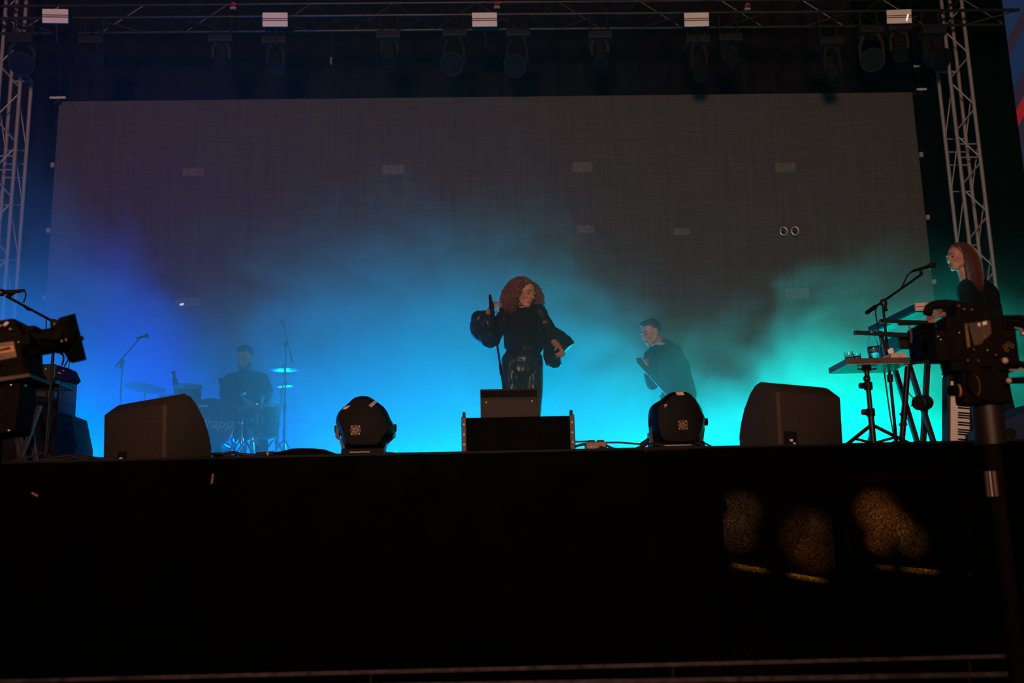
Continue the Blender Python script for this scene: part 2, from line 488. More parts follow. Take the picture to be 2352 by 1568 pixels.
for px, py, w_, h_ in ((903, 390, 52, 24), (1338, 384, 48, 26), (1803, 385, 50, 24), (1830, 675, 58, 26), (1345, 527, 40, 18), (1565, 532, 40, 16), (445, 395, 50, 20)):
    q = P(px, py, YS); k = YS/F_PX
    MB().box((q.x, YS-.006, q.z), (w_*k, .02, h_*k)).build('pale_patch', m_patch, t)
m_crm = M_CHROME
q = P(430, 693, YS-.03); k = YS/F_PX
MB().box((q.x, YS-.01, q.z), (60*k, .02, 22*k)).build('pale_patch', m_patch, t)
MB().box((q.x-12*k, YS-.035, q.z-6*k), (9*k, .03, 3*k), Matrix.Rotation(-.25, 3, 'Y')).build('patch_glow', glow_mat('pale_patch_glow', (0.8, 0.65, 1.0), 0.9), t)  # glow added on the brightest patch
# brackets at the screen's upper corners
m_pink = mat('pale_tube', (0.7, 0.62, 0.58), 0.5)
for i, (px, py, w_) in enumerate(((133, 224, 38), (2117, 205, 24), (2106, 152, 16))):
    q = P(px, py, YS-.1)
    t = thing('truss_bracket', ('pale tube bracket on the upper left corner of the mesh screen',
                                'pale tube bracket on the upper right corner of the mesh screen',
                                'small pale bracket above the upper right corner of the mesh screen')[i], 'bracket', q)
    MB().cyl(q-V(w_*k/2, 0, 0), q+V(w_*k/2, 0, 0), .018, n=10).build('tube', m_pink, t, smooth=40)
    MB().box(q+V(0, .04, -.03), (.05, .06, .09)).build('clamp', M_BLACK, t, bevel=.005)
    MB().cyl(q+V(0, .04, 0), V(q.x, q.y+.04, 10.4), .008, n=8).build('hanger', M_BLACK, t, smooth=40)
m_glint = mat('glint_metal', (.95, .85, .78), .38, metal=.75, var=.05)
# two rings standing in for small glints before the screen
for i, (px, py) in enumerate(((1800, 531), (1826, 530))):
    q = P(px, py, YS-.08)
    t = thing('glint_ring', 'small ring standing in for a glint before the mesh screen, ' + ('left' if i == 0 else 'right') + ' of the pair', 'ring', q, 'glint rings on the screen')
    R = .062
    MB().tube([q+V(R*.82*math.cos(2*PI*k_/28), 0, R*math.sin(2*PI*k_/28)) for k_ in range(28)], .010, 8, True).build('ring', m_glint, t, smooth=60)
    MB().box(q+V(0, .05, 0), (.02, .08, .02)).build('bracket', M_BLACK, t)

# support towers
def tower(label, pxs, side, top_py, back_top_py):
    """pxs = photo x of front inner, front outer, back inner, back outer chords at y 398"""
    yf, yb = 13.75, 14.05
    xs = [P(pxs[0], 398, yf).x, P(pxs[1], 398, yf).x, P(pxs[2], 398, yb).x, P(pxs[3], 398, yb).x]
    ztop = P(2200, top_py, yf).z; zback = P(2160, back_top_py, yb).z
    t = thing('truss_tower', label, 'tower', ((xs[0]+xs[1])/2, (yf+yb)/2, DECK), 'aluminium truss towers')
    C = [(xs[0], yf, ztop), (xs[1], yf, ztop), (xs[2], yb, zback if side == 'R' else ztop), (xs[3], yb, ztop if side == 'R' else zback)]
    if side == 'L': C[3] = (xs[3], yb, ztop); C[2] = (xs[2], yb, zback)
    for x, y, z in C:
        MB().cyl((x, y, DECK), (x, y, z), 0.026, n=12).build('chord', M_ALU, t, smooth=40)
    step = 0.40
    def br(a, b, r=0.011): MB().cyl(a, b, r, n=8).build('brace', M_ALU, t, smooth=40)
    z = DECK+0.35; k_ = 0
    while z < ztop-step:
        a, b = (C[0], C[1]) if k_ % 2 == 0 else (C[1], C[0])
        br((a[0], a[1], z), (b[0], b[1], z+step*.82))
        if z > 3.6 and z < zback-step and k_ % 2 == 0:
            br((C[2][0], yb, z), (C[3][0], yb, z))
            br((C[2][0], yb, z), (C[0][0], yf, z+step*1.6), 0.009)
            br((C[3][0], yb, z), (C[1][0], yf, z+step*1.6), 0.009)
        z += step; k_ += 1
    for zz in (DECK+2.0, DECK+4.75, DECK+4.95):
        br((C[0][0], yf, zz), (C[1][0], yf, zz)); br((C[2][0], yb, zz), (C[3][0], yb, zz))
    br((C[2][0], yb, zback-.015), (C[3][0], yb, zback-.015), .016)
    br((C[0][0], yf, zback+.02), (C[2][0], yb, zback-.015), .014)
    return t
tower('aluminium truss tower at the right edge behind the red-haired keyboard player', (2208, 2256, 2180, 2228), 'R', -160, 163)
tower('aluminium truss tower at the left edge of the stage', (31, -17, 57, 9), 'L', -160, 163)

# roof truss
def roof_truss():
    yf, yb = 13.3, 13.72
    zb = P(1113, 33, yf).z; ztp = zb+0.42
    xa, xb = -7.6, 7.7
    t = thing('roof_truss', 'dark horizontal box truss carrying the stage lamps under the roof', 'truss', (0, (yf+yb)/2, zb))
    m = mat('dark_truss', (0.05, 0.045, 0.042), 0.4, metal=0.6)
    for y, z in ((yf, zb), (yb, zb), (yf, ztp), (yb, ztp)):
        MB().cyl((xa, y, z), (xb, y, z), .022, n=10).build('chord', m, t, smooth=40)
    n = 26; st = (xb-xa)/n
    for k_ in range(n):
        x = xa+st*k_; up = k_ % 2 == 0
        MB().cyl((x, yb, zb if up else ztp), (x+st, yb, ztp if up else zb), .010, n=6).build('brace', m, t, smooth=40)
        MB().cyl((x, yf if up else yb, zb), (x+st, yb if up else yf, zb), .010, n=6).build('brace', m, t, smooth=40)
    for k_ in range(0, n, 2):
        x = xa+st*k_
        MB().cyl((x, yf, zb), (x, yb, zb), .010, n=6).build('cross_tube', m, t, smooth=40)
    return yf, yb, zb
TY0, TY1, TZ = roof_truss()
# ------------------------------------------------------------------ lamps on the roof truss
m_lens = mat('pale_blinder_face', (0.96, 0.86, 0.74), 0.6, var=0.06, scale=4)
m_slot = mat('amber_slot', (0.16, 0.10, 0.05), 0.5)
m_can = mat('lamp_housing', (0.013, 0.012, 0.012), 0.6, spec=.25, var=0.3)
BL = [(127, 37, 'leftmost'), (632, 45, 'second from the left'), (1113, 45, 'middle'), (1600, 45, 'second from the right'), (2065, 38, 'rightmost')]
for i, (px, py, w_) in enumerate(BL):
    c = P(px, py, TY0-.22); k = (TY0-.22)/F_PX*1.03
    t = thing('blinder_lamp', 'pale square blinder lamp on the roof truss, ' + w_ + ' of five', 'stage lamp', c, 'blinder lamps on the roof truss')
    W, H = 61*k, 33*k*1.08
    n = V(0, -20, -4.5)-V(0, c.y, 0)+V(-c.x, 0, 0); n.x *= 0.35; n.normalize()
    X = V(1, 0, 0); X = (X-n*X.dot(n)).normalized(); Y = n.cross(X)
    rot = Matrix((X, Y, n)).transposed()
    hs_ = MB().box(c-n*.055, (W, H, .10), rot).build('housing', m_can, t, bevel=.008)
    for s in (-1, 1):
        MB().box(c+Y*s*H*.29, (W*.985, H*.38, .014), rot).build('lens_panel', m_lens, hs_, bevel=.004)
    MB().box(c+Y*0, (W*.985, H*.055, .012), rot).build('centre_bar', m_lens, t)
    for s in (-1, 1):
        MB().box(c+Y*s*H*.065, (W*.98, H*.06, .004), rot).build('slot', m_slot, hs_)
    if i == 4:
        MB().beam(c+X*W*.36+Y*H*.12+n*.008, c+X*W*.28-Y*H*.32+n*.008, .006, .018).build('glow_strip', glow_mat('pale_glow_strip', (1, .85, .7), .9), t)  # glowing strip put on the face of an unlit lamp
    MB().beam(c-n*.08, V(c.x, TY0, TZ), .03, .03).build('hanging_clamp', M_BLACK, t)
    MB().tube([c-Y*H*.5-n*.05, c-Y*(H*.5+.09)-n*.06, c-Y*(H*.5+.14)-n*.03+X*.02, c-Y*(H*.5+.24)-n*.05], .012, 6).build('cable_tail', m_can, t, smooth=60)

def moving_head(px, py, py_base, kind, label, pan, tilt):
    y = TY0
    top = P(px, py_base, y); ctr = P(px, py, y)
    t = thing('moving_head_lamp', label, 'stage lamp', top, 'moving heads under the roof truss')
    MB().boxlh((top.x-.17, y-.13, top.z-.05), (top.x+.17, y+.13, top.z+.06)).build('base', m_can, t, bevel=.02)
    for s in (-1, 1):
        MB().cyl((top.x+s*.12, y, top.z+.05), (top.x+s*.12, y, TZ+.01), .014, n=8).build('hanging_clamp', m_can, t, smooth=40)
    R = rotz(pan)
    a = R @ V(1, 0, 0)
    L = max(.12, top.z-.05-ctr.z)
    q = V(top.x, y, top.z-.05-L)
    hw = .15 if kind != 'beam' else .11
    for s in (-1, 1):
        MB().loft([[q+a*s*hw+R @ V(dx, dy, -.05) for dx, dy in ((-.016, -.04), (.016, -.04), (.016, .04), (-.016, .04))],
                   [q+a*s*hw+R @ V(dx, dy, L*.55) for dx, dy in ((-.022, -.055), (.022, -.055), (.022, .055), (-.022, .055))],
                   [q+a*s*hw*.62+R @ V(dx, dy, L) for dx, dy in ((-.03, -.055), (.03, -.055), (.03, .055), (-.03, .055))]]).build('yoke_arm', m_can, t, smooth=50)
    d = (R @ V(0, -math.sin(tilt), -math.cos(tilt))).normalized()
    M = frame(d)
    if kind == 'beam':
        hd = MB().lathe([(.05, -.20), (.085, -.16), (.095, -.02), (.09, .12), (.105, .20), (.105, .22)], q, M, 20).build('head', m_can, t, smooth=35)
        MB().lathe([(.0, .222), (.09, .222), (.098, .226), (.098, .215)], q, M, 20).build('lens', m_lens2, hd, smooth=35)
    else:
        hd = MB().lathe([(.07, -.16), (.12, -.12), (.14, -.02), (.145, .06), (.165, .12), (.165, .15)], q, M, 24).build('head', m_can, t, smooth=35)
        MB().lathe([(.0, .152), (.15, .152), (.155, .148)], q, M, 24).build('lens', m_lens2, hd, smooth=35)
    return t
m_lens2 = mat('dim_lens', (0.008, 0.007, 0.006), 0.5, spec=0.08, var=0.2, scale=60)
MH = [(52, 138, 98, 'wash', .5, .8, 'wide-headed moving lamp hanging above the left truss tower'),
      (215, 140, 100, 'wash', -.5, .9, 'wide-headed moving lamp hanging above the left end of the mesh screen'),
      (510, 128, 96, 'beam', .1, .25, 'narrow moving lamp hanging left of the second blinder lamp'),
      (632, 140, 100, 'beam', .4, .6, 'narrow dark moving lamp hanging below the second blinder lamp'),
      (893, 117, 88, 'beam', .3, .3, 'narrow moving lamp hanging midway between the second and middle blinder lamps'),
      (1045, 142, 84, 'wash', -.4, .95, 'wide-headed moving lamp hanging left of the middle blinder lamp'),
      (1190, 145, 84, 'wash', -.5, .95, 'wide-headed moving lamp hanging right of the middle blinder lamp'),
      (1377, 117, 88, 'beam', -.2, .3, 'narrow moving lamp hanging midway between the middle and fourth blinder lamps'),
      (1600, 152, 98, 'beam', .2, .4, 'narrow dark moving lamp hanging below the fourth blinder lamp'),
      (1675, 134, 94, 'beam', .7, .7, 'narrow tilted moving lamp hanging right of the fourth blinder lamp'),
      (1905, 158, 102, 'beam', .1, .3, 'narrow dark moving lamp above the right part of the mesh screen'),
      (1998, 132, 76, 'wash', -.4, .9, 'wide-headed moving lamp hanging left of the rightmost blinder lamp'),
      (2062, 108, 70, 'beam', -.4, .5, 'narrow moving lamp hanging directly below the rightmost blinder lamp'),
      (2140, 132, 78, 'wash', .5, .9, 'wide-headed moving lamp hanging beside the right truss tower')]
for a in MH: moving_head(a[0], a[1], a[2], a[3], a[6], a[4], a[5])
# hanging cable with a plug, tag and strap details on the truss
q0 = P(764, 60, TY1); q1 = P(760, 148, TY1)
t = thing('hanging_cable', 'thin cable with a plug dangling from the roof truss', 'cable', q0)
MB().tube([q0, q0.lerp(q1, .4)+V(.004, 0, 0), q1.lerp(q0, .15)], .008, 6).build('cord', m_can, t, smooth=60)
MB().cyl(q1.lerp(q0, .17), q1, .018, .012).build('plug', mat('grey_plug', (.2, .17, .16), .5), t, smooth=40)
for i, (px, py) in enumerate(((538, 10), (1718, 12), (1143, 8))):
    q = P(px, py, TY0-.05)
    t = thing('red_sling', ('red sling wrapped on the roof truss left of the second blinder lamp', 'red sling wrapped on the roof truss right of the fourth blinder lamp', 'red sling wrapped on the roof truss above the middle blinder lamp')[i], 'sling', q, 'red slings on the roof truss')
    MB().tube([q+V(.03*math.cos(2*PI*k_/14), .03*math.sin(2*PI*k_/14), .012*math.sin(2*PI*k_/7)) for k_ in range(14)], .014, 8, True).build('loop', mat('red_webbing', (.45, .03, .03), .7), t, smooth=60)
    MB().boxlh((q.x-.055, q.y-.02, q.z-.07), (q.x+.03, q.y+.02, q.z-.045)).build('shackle', M_ALU, t, bevel=.004)

# ------------------------------------------------------------------ side banner with an added glow, beyond the right masking
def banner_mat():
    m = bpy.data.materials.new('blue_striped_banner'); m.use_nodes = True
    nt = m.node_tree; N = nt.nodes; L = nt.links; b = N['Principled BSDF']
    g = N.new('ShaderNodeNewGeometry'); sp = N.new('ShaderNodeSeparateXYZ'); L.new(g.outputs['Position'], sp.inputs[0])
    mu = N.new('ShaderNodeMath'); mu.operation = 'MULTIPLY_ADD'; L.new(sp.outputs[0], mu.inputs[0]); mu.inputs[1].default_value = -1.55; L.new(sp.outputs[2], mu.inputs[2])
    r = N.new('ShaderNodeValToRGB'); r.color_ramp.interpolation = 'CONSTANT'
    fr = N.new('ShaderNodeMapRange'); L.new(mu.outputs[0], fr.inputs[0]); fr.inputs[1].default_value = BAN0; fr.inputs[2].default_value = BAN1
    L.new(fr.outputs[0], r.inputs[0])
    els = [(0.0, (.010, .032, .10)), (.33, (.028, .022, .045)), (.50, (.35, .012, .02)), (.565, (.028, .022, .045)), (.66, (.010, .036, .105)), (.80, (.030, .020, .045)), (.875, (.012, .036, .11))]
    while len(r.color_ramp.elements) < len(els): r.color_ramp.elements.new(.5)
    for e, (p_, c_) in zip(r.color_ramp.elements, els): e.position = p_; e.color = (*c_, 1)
    L.new(r.outputs[0], b.inputs['Base Color']); L.new(r.outputs[0], b.inputs['Emission Color']); b.inputs['Emission Strength'].default_value = 0.45  # emission added so the banner looks lit
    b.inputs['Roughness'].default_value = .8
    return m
YB = 16.2
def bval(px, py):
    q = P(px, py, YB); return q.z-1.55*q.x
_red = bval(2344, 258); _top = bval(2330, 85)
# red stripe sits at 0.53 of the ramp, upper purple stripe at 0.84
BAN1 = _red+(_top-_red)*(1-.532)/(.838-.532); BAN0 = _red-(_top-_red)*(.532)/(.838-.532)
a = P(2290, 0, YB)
t = thing('side_banner', 'self-glowing blue banner with purple and red diagonal stripes beyond the right drape', 'banner', (a.x+1.5, YB, 0))
MB().boxlh((a.x, YB, 2.2), (a.x+4.2, YB+.04, 12.6)).build('glowing_face', banner_mat(), t)
for xx in (a.x+.02, a.x+4.18):
    MB().cyl((xx, YB+.07, 0), (xx, YB+.07, 12.7), .03, n=10).build('pole', m_can, t, smooth=40)
# ------------------------------------------------------------------ things along the stage lip
Z0 = DECK
def wedge(label, corner, th, W, D, H, flip, holes, name='floor_monitor', m=None, group='floor monitors along the stage lip'):
    """floor monitor seen from behind; corner = near bottom corner (x, y), th = turn, flip -1 puts the cheek on the left"""
    m = m or M_SPEAKER
    cx, cy = corner
    a = V(-flip*math.cos(th), math.sin(th), 0)            # along the back panel, away from the near corner
    u = V(flip*math.sin(th), math.cos(th), 0)             # towards the performer
    o = V(cx, cy, Z0+.001)
    prof = [(0, 0), (-.012, H*.80), (D*.22, H*.965), (D*.36, H), (D*.48, H*.965), (D*.62, H*.86), (D*.80, H*.64), (D*.92, H*.42), (D*.985, H*.22), (D*.985, H*.08), (D*.93, 0)]
    t = thing(name, label, 'speaker', tuple(o+a*W/2+u*D/2), group=group)
    def ring(s, ins=0.0, grow=0.0):
        c = V(D*.42, H*.45, 0)
        out = []
        for x, z in prof:
            x2 = c.x+(x-c.x)*(1-ins); z2 = c.y+(z-c.y)*(1-ins)
            out.append(o+a*s+u*x2+V(0, 0, max(0, z2)))
        return out
    mb = MB(); mb.loft([ring(.0, .03), ring(.014), ring(W-.014), ring(W, .03)])
    mb.build('cabinet', m, t, smooth=25, bevel=.004)
    # corner strip, grille on the performer's slope, handle recess, plug plate
    mb = MB(); mb.beam(o+a*.012-u*.004+V(0, 0, .01), o+a*.012-u*.014+V(0, 0, H*.79), .018, .010, up=tuple(u)); mb.build('corner_strip', m_edge, t)
    g = [(D*.50, H*.955), (D*.62, H*.865), (D*.80, H*.645), (D*.92, H*.425), (D*.985, H*.24)]
    mb = MB(); mb.loft([[o+a*.03+u*x+V(0, 0, z+.004) for x, z in g]+[o+a*.03+u*(x+.006)+V(0, 0, z+.012) for x, z in reversed(g)],
                        [o+a*(W-.03)+u*x+V(0, 0, z+.004) for x, z in g]+[o+a*(W-.03)+u*(x+.006)+V(0, 0, z+.012) for x, z in reversed(g)]])
    mb.build('grille', M_GRILLE, t)
    for (s0, s1, z0, z1) in holes:
        f = o-u*.013
        rc = MB().box(f+a*(s0+s1)/2+V(0, 0, (z0+z1)/2), (abs(s1-s0), .012, z1-z0), Matrix((a, u, V(0, 0, 1))).transposed()).build('connector_recess', M_GRILLE, t)
        b = f+a*(s0*.62+s1*.38)+V(0, 0, z0+(z1-z0)*.34)
        MB().cyl(b+u*.0, b-u*.014+a*.012+V(0, 0, -.004), .008, n=10).build('plug', M_WHITE, rc, smooth=40)
        b = b+a*.028*(1)+V(0, 0, -.022)
        MB().cyl(b, b-u*.012+a*.006+V(0, 0, -.003), .010, n=10).build('plug', M_WHITE, rc, smooth=40)
    return t
m_edge = mat('worn_brown_edge', (.085, .055, .034), .7, var=.4, scale=90)
# left monitor
x, _ = XZ(381, 1050, 6.05)
wedge('black floor monitor on the lip nearest the drum kit, turned to the right', (x, 6.05), math.radians(38), .625, .325, .394, 1,
      [(.375, .445, .012, .075)])
x, _ = XZ(1788, 1020, 6.08)
wedge('brown-black floor monitor on the lip beside the small table, turned to the left', (x, 6.08), math.radians(30), .555, .33, .402, -1,
      [(.045, .14, .012, .09)])
# wedge at the far right edge, blue stage light painted into its colour
x, _ = XZ(2292, 1010, 6.3)
m_blue_light = mat('wedge_painted_blue_light', (0.004, 0.025, 0.10), .6, var=.3, scale=50)
a = V(x, 6.3, Z0)
t = thing('edge_wedge', 'sloping wedge with blue light painted in, on the deck at the right edge behind the video camera', 'case', a)
MB().prism([(0, 0), (0, .125), (.05, .14), (.30, .27), (.62, .27), (.62, 0)], a, (1, 0, 0), (0, 0, 1), (0, 1, 0), .4).build('body', m_blue_light, t, bevel=.008)
MB().cyl(a+V(.085, -.004, .07), a+V(.085, .01, .07), .035, n=18).build('handle_hole', M_GRILLE, t)
MB().beam(a+V(.17, -.005, .02), a+V(.33, -.005, .16), .012, .012).build('edge_rail', m_blue_light, t)

# line-array cabinet with rigging rails, and the small speaker standing on it
yc = 6.12
xl_, zl_ = XZ(1059, 960, yc); xr_, zr_ = XZ(1319, 953, yc)
W = xr_-xl_; cx = (xl_+xr_)/2; H = (zl_+zr_)/2-Z0
m_dkcab = mat('flat_black_cabinet', (.003, .003, .003), .9, spec=.05)
t = thing('array_speaker', 'wide black line-array speaker lying at the centre of the stage lip', 'speaker', (cx, yc+.2, Z0))
mb = MB(); mb.loft([[V(cx-W/2+.03, yc, z) for z in (Z0, Z0+H)]+[V(cx+W/2-.03, yc, z) for z in (Z0+H, Z0)],
                    [V(cx-W/2+.06, yc+.42, z) for z in (Z0+.02, Z0+H-.02)]+[V(cx+W/2-.06, yc+.42, z) for z in (Z0+H-.02, Z0+.02)]])
mb.build('cabinet', m_dkcab, t, bevel=.008)
MB().boxlh((cx-W/2+.045, yc-.008, Z0+.02), (cx+W/2-.045, yc, Z0+H-.015)).build('front_grille', m_dkcab, t, bevel=.004)
m_railp = mat('dark_rigging_rail', (.022, .016, .014), .5, metal=.3)
for s in (-1, 1):
    MB().boxlh((cx+s*(W/2-.016)-.015, yc-.02, Z0), (cx+s*(W/2-.016)+.015, yc+.05, Z0+H+.004)).build('rigging_rail', m_railp, t, bevel=.004)
    MB().boxlh((cx+s*(W/2-.018)-.009, yc-.01, Z0+H), (cx+s*(W/2-.018)+.009, yc+.02, Z0+H+.032)).build('rigging_pin', M_BLACK, t, bevel=.003)
    for zz in (.25, .52, .8):
        MB().cyl((cx+s*(W/2-.016), yc-.026, Z0+H*zz), (cx+s*(W/2-.016), yc-.018, Z0+H*zz), .006, n=8).build('bolt', M_ALU, t)
mb = MB().boxlh((cx-W*.42, yc-.035, Z0), (cx+W*.42, yc-.01, Z0+.012)); mb.build('front_edge_strip', m_edge, t)
ys = 6.17; zb = Z0+H
x0, z0 = XZ(1104, 957, ys); x1, z1 = XZ(1237, 952, ys); zt2 = P(1170, 890, ys).z; zm = P(1170, 917, ys).z
t = thing('small_speaker', 'small brown-black speaker standing on the wide centre speaker', 'speaker', ((x0+x1)/2, ys+.13, zb))
d = .26
mb = MB(); prof = [(0, 0), (0, zm-zb), (.03, zt2-zb-.004), (.05, zt2-zb), (.16, zt2-zb-.01), (d, .09), (d, 0)]
mb.loft([[V(x0, ys+u, zb+z+.001) for u, z in prof], [V(x1, ys+u, zb+z+.001) for u, z in prof]])
mb.build('cabinet', M_SPEAKER, t, bevel=.006)
MB().boxlh((x0+.004, ys-.002, zm+.002), (x1-.004, ys+.024, zm+.012)).build('top_trim', M_BLACK, t)
mb = MB(); mb.loft([[V(x, ys+.001-.004, zm+.004), V(x, ys+.026, zt2-.012), V(x, ys+.034, zt2-.012), V(x, ys+.010, zm+.004)] for x in (x0+.006, x1-.006)])
mb.build('sloped_panel', M_BLACKS, t)
for px, py in ((1117, 924), (1222, 921)):
    q = P(px, py, ys)
    MB().cyl(q+V(0, -.004, 0), q+V(0, .004, 0), .004, n=10).build('screw', M_WHITE, t)

# big wash lamps seen from behind
m_wash = mat('gloss_black_lamp', (.0025, .0025, .003), .6, spec=.10, var=.2)
m_fan = mat('brass_fan_grille', (.16, .09, .05), .5, metal=.4, var=.5, scale=120)
def wash_lamp(label, y, outline, fan, sticker, logo, logo_dir, base_px, mirror):
    pts = [P(px, py, y) for px, py in outline]
    c = sum(pts, V(0, 0, 0))/len(pts)
    t = thing('wash_lamp', label, 'stage lamp', (c.x, y+.12, Z0), 'big wash lamps on the stage lip')
    rel = [p-c for p in pts]
    n = len(rel)
    sm = smooth_path([c+r for r in rel]+[c+rel[0]], 4)[:-1]
    rel = [p-c for p in sm]
    def ring(k_, dy): return [c+r*k_+V(0, dy, 0) for r in rel]
    hd = MB().loft([ring(.45, -.075), ring(.82, -.064), ring(.93, -.02), ring(.985, .03), ring(1.0, .07), ring(.97, .15), ring(.93, .20)]).build('head', m_wash, t, smooth=28)
    MB().loft([ring(.86, .195), ring(.86, .215), ring(.80, .22)]).build('front_lens', glow_mat('dark_lens_front', (.01, .02, .03), 0.0), hd, smooth=30)
    f = P(*fan, y-.07)
    for rr in (.012, .02, .028):
        MB().tube([f+V(rr*math.cos(2*PI*q/20), -.008, rr*math.sin(2*PI*q/20)) for q in range(20)], .0022, 6, True).build('fan_guard', m_fan, hd, smooth=60)
    for q in range(4):
        an = PI/4+q*PI/2
        MB().cyl(f+V(.03*math.cos(an), -.008, .03*math.sin(an)), f+V(.03*math.cos(an), -.002, .03*math.sin(an)), .004, n=8).build('screw', M_WHITE, hd)
    mbf = MB()
    for q in range(5):
        an = 2*PI*q/5; mbf.box(f+V(.014*math.cos(an), -.004, .014*math.sin(an)), (.018, .003, .010), Matrix.Rotation(-an+.4, 3, 'Y'))
    mbf.build('fan_blades', m_fan, hd)
    def plate(q4, m, nm, lift):
        ps = [P(px, py, y-lift) for px, py in q4]
        MB().loft([ps, [p+V(0, .010, 0) for p in ps]]).build(nm, m, hd)
    plate(sticker, mat('pinkish_sticker', (.55, .36, .30), .6, var=.3, scale=90), 'sticker', .066)
    plate(logo, mat('grey_badge', (.42, .38, .35), .6), 'badge', .070)
    a, b = [P(px, py, y-.0715) for px, py in logo_dir]
    dd = (b-a); ln = dd.length; dd.normalize(); nn = V(dd.z, 0, -dd.x)
    marks = MB(); zz = [a+dd*ln*(.10+.8*q/9)+nn*.0065*(1 if q % 2 else -1) for q in range(10)]
    for q in range(9):
        if q != 4: marks.beam(zz[q], zz[q+1], .0032, .002)
    marks.build('badge_lettering', M_BLACK, hd)
    # yoke and base
    xb0, xb1 = P(base_px[0], 1040, y).x, P(base_px[1], 1040, y).x
    zt_ = P(1, 1, y).z
    xa0 = min(p.x for p in pts); xa1 = max(p.x for p in pts)
    zc = c.z-.03
    for s, xa_, xb_ in ((-1, xa0, xb0), (1, xa1, xb1)):
        path = [V(xa_-s*.016, y+.07, zc+.02), V(xa_-s*.012, y+.07, zc-.05), V((xa_*.25+xb_*.75), y+.07, Z0+.105), V(xb_-s*.006, y+.07, Z0+.05), V(xb_-s*.025, y+.07, Z0+.03)]
        sp = smooth_path(path, 5)
        rings = []
        for p in sp: rings.append([p+V(dx, dy, 0) for dx, dy in ((-.010, -.035), (.010, -.035), (.010, .035), (-.010, .035))])
        MB().loft(rings).build('yoke_arm', m_yoke, t, smooth=40)
        q = V(xa_+s*.004, y+.07, zc)
        MB().cyl(q-V(s*.02, 0, 0), q+V(s*(.020 if (mirror and s == 1) else .002), 0, 0),   .022, n=16).build('tilt_knob', m_wash, t, smooth=40)
    MB().boxlh((xb0, y-.03, Z0+.006), (xb1, y+.17, Z0+.045)).build('base', m_wash, t, bevel=.006)
    MB().boxlh((xb0+.05, y-.033, Z0+.02), (xb1-.08, y-.029, Z0+.024)).build('base_trim', M_ALU, t)
    return t
m_yoke = mat('blue_black_yoke', (.002, .003, .012), .45, spec=.3, var=.3)
wash_lamp('big black wash lamp on the lip, left of the wide centre speaker', 6.12,
          [(768, 968), (775, 945), (800, 922), (816, 909), (842, 907), (862, 918), (882, 934), (893, 955), (906, 984), (902, 1000), (889, 1014), (872, 1034), (806, 1034), (788, 1022), (777, 990)],
          (817, 988), [(786, 940), (795, 932), (806, 931), (800, 939)], [(845, 932), (859, 920), (866, 923), (851, 937)], [(847, 934), (863, 921)], (785, 882), False)
wash_lamp('big black wash lamp on the lip, right of the wide centre speaker', 6.12,
          [(1496, 962), (1497, 938), (1503, 926), (1522, 914), (1540, 900), (1558, 897), (1578, 898), (1590, 906), (1603, 921), (1614, 945), (1621, 960), (1619, 985), (1612, 1003), (1600, 1024), (1560, 1030), (1516, 1026), (1502, 1004)],
          (1568, 976), [(1552, 900), (1569, 900), (1572, 907), (1555, 907)], [(1525, 930), (1531, 927), (1538, 943), (1533, 947)], [(1528, 929), (1535, 944)], (1499, 1618), True)

# power box with sockets
yb_ = 6.15
x0, _ = XZ(1347, 1034, yb_); x1, _ = XZ(1395, 1034, yb_); zt_ = P(1370, 1014, yb_).z
m_olive = mat('olive_brown_box', (.20, .13, .08), .6, var=.25, scale=40)
t = thing('power_box', 'small brown power box with sockets on the lip beside the centre speaker', 'power box', ((x0+x1)/2, yb_+.05, Z0))
MB().boxlh((x0, yb_, Z0+.004), (x1, yb_+.11, zt_)).build('body', m_olive, t, bevel=.005)
for px in (1358, 1379):
    q = P(px, 1011, yb_+.03)
    MB().boxlh((q.x-.021, yb_+.01, zt_-.002), (q.x+.021, yb_+.07, zt_+.012)).build('socket_lid', M_BLACK, t, bevel=.005)
q = P(1362, 1029, yb_)
MB().box((q.x, yb_-.002, q.z), (.026, .006, .028)).build('socket_plate', mat('pale_socket_plate', (.55, .42, .36), .6), t, bevel=.002)
MB().tube([V(q.x+.008*math.cos(2*PI*k_/16), yb_-.006, q.z+.008*math.sin(2*PI*k_/16)) for k_ in range(16)], .002, 6, True).build('socket_ring', M_BLACK, t, smooth=60)
q = P(1380, 1029, yb_)
MB().cyl((q.x, yb_-.012, q.z), (q.x, yb_+.01, q.z), .014, n=18).build('round_socket', M_BLACK, t, smooth=40)
MB().spline([(q.x, yb_-.012, q.z), (q.x+.02, yb_-.035, q.z-.006), (q.x+.05, yb_-.04, q.z-.014)], .008, 8).build('plug', M_CABLE, t, smooth=60)

def cable(label, pts, y, r, group=None, name='cable', m=None, sub=7):
    mb = MB(); W_ = []
    for p in pts:
        px, py = p[0], p[1]; yy = p[2] if len(p) > 2 else y
        q = P(px, py, yy); q.z = max(q.z, Z0+r*.9); W_.append(q)
    mb.spline(W_, r, 8, sub)
    o = mb.build(name, m or M_CABLE, None, smooth=60)
    return tag(o, label, 'cable', group)
G = 'cables lying along the stage lip'
cable('black cable looping in an arch on the lip left of the drum-side monitor', [(88, 1060), (125, 1050), (165, 1046), (200, 1050), (240, 1058), (262, 1060)], 6.02, .009, G)
cable('black cable rising to the top of the arch at the left end of the lip', [(95, 1063), (130, 1055), (160, 1052), (172, 1049), (178, 1052), (190, 1060), (204, 1062)], 6.0, .008, G)
cable('thin cable humped right of the arch at the left end of the lip', [(160, 1061), (190, 1055), (215, 1058), (240, 1062)], 6.06, .007, G)
cable('black cable curving out from behind the drum-side monitor', [(468, 1048), (485, 1043), (505, 1042), (520, 1046), (545, 1049)], 6.04, .008, G)
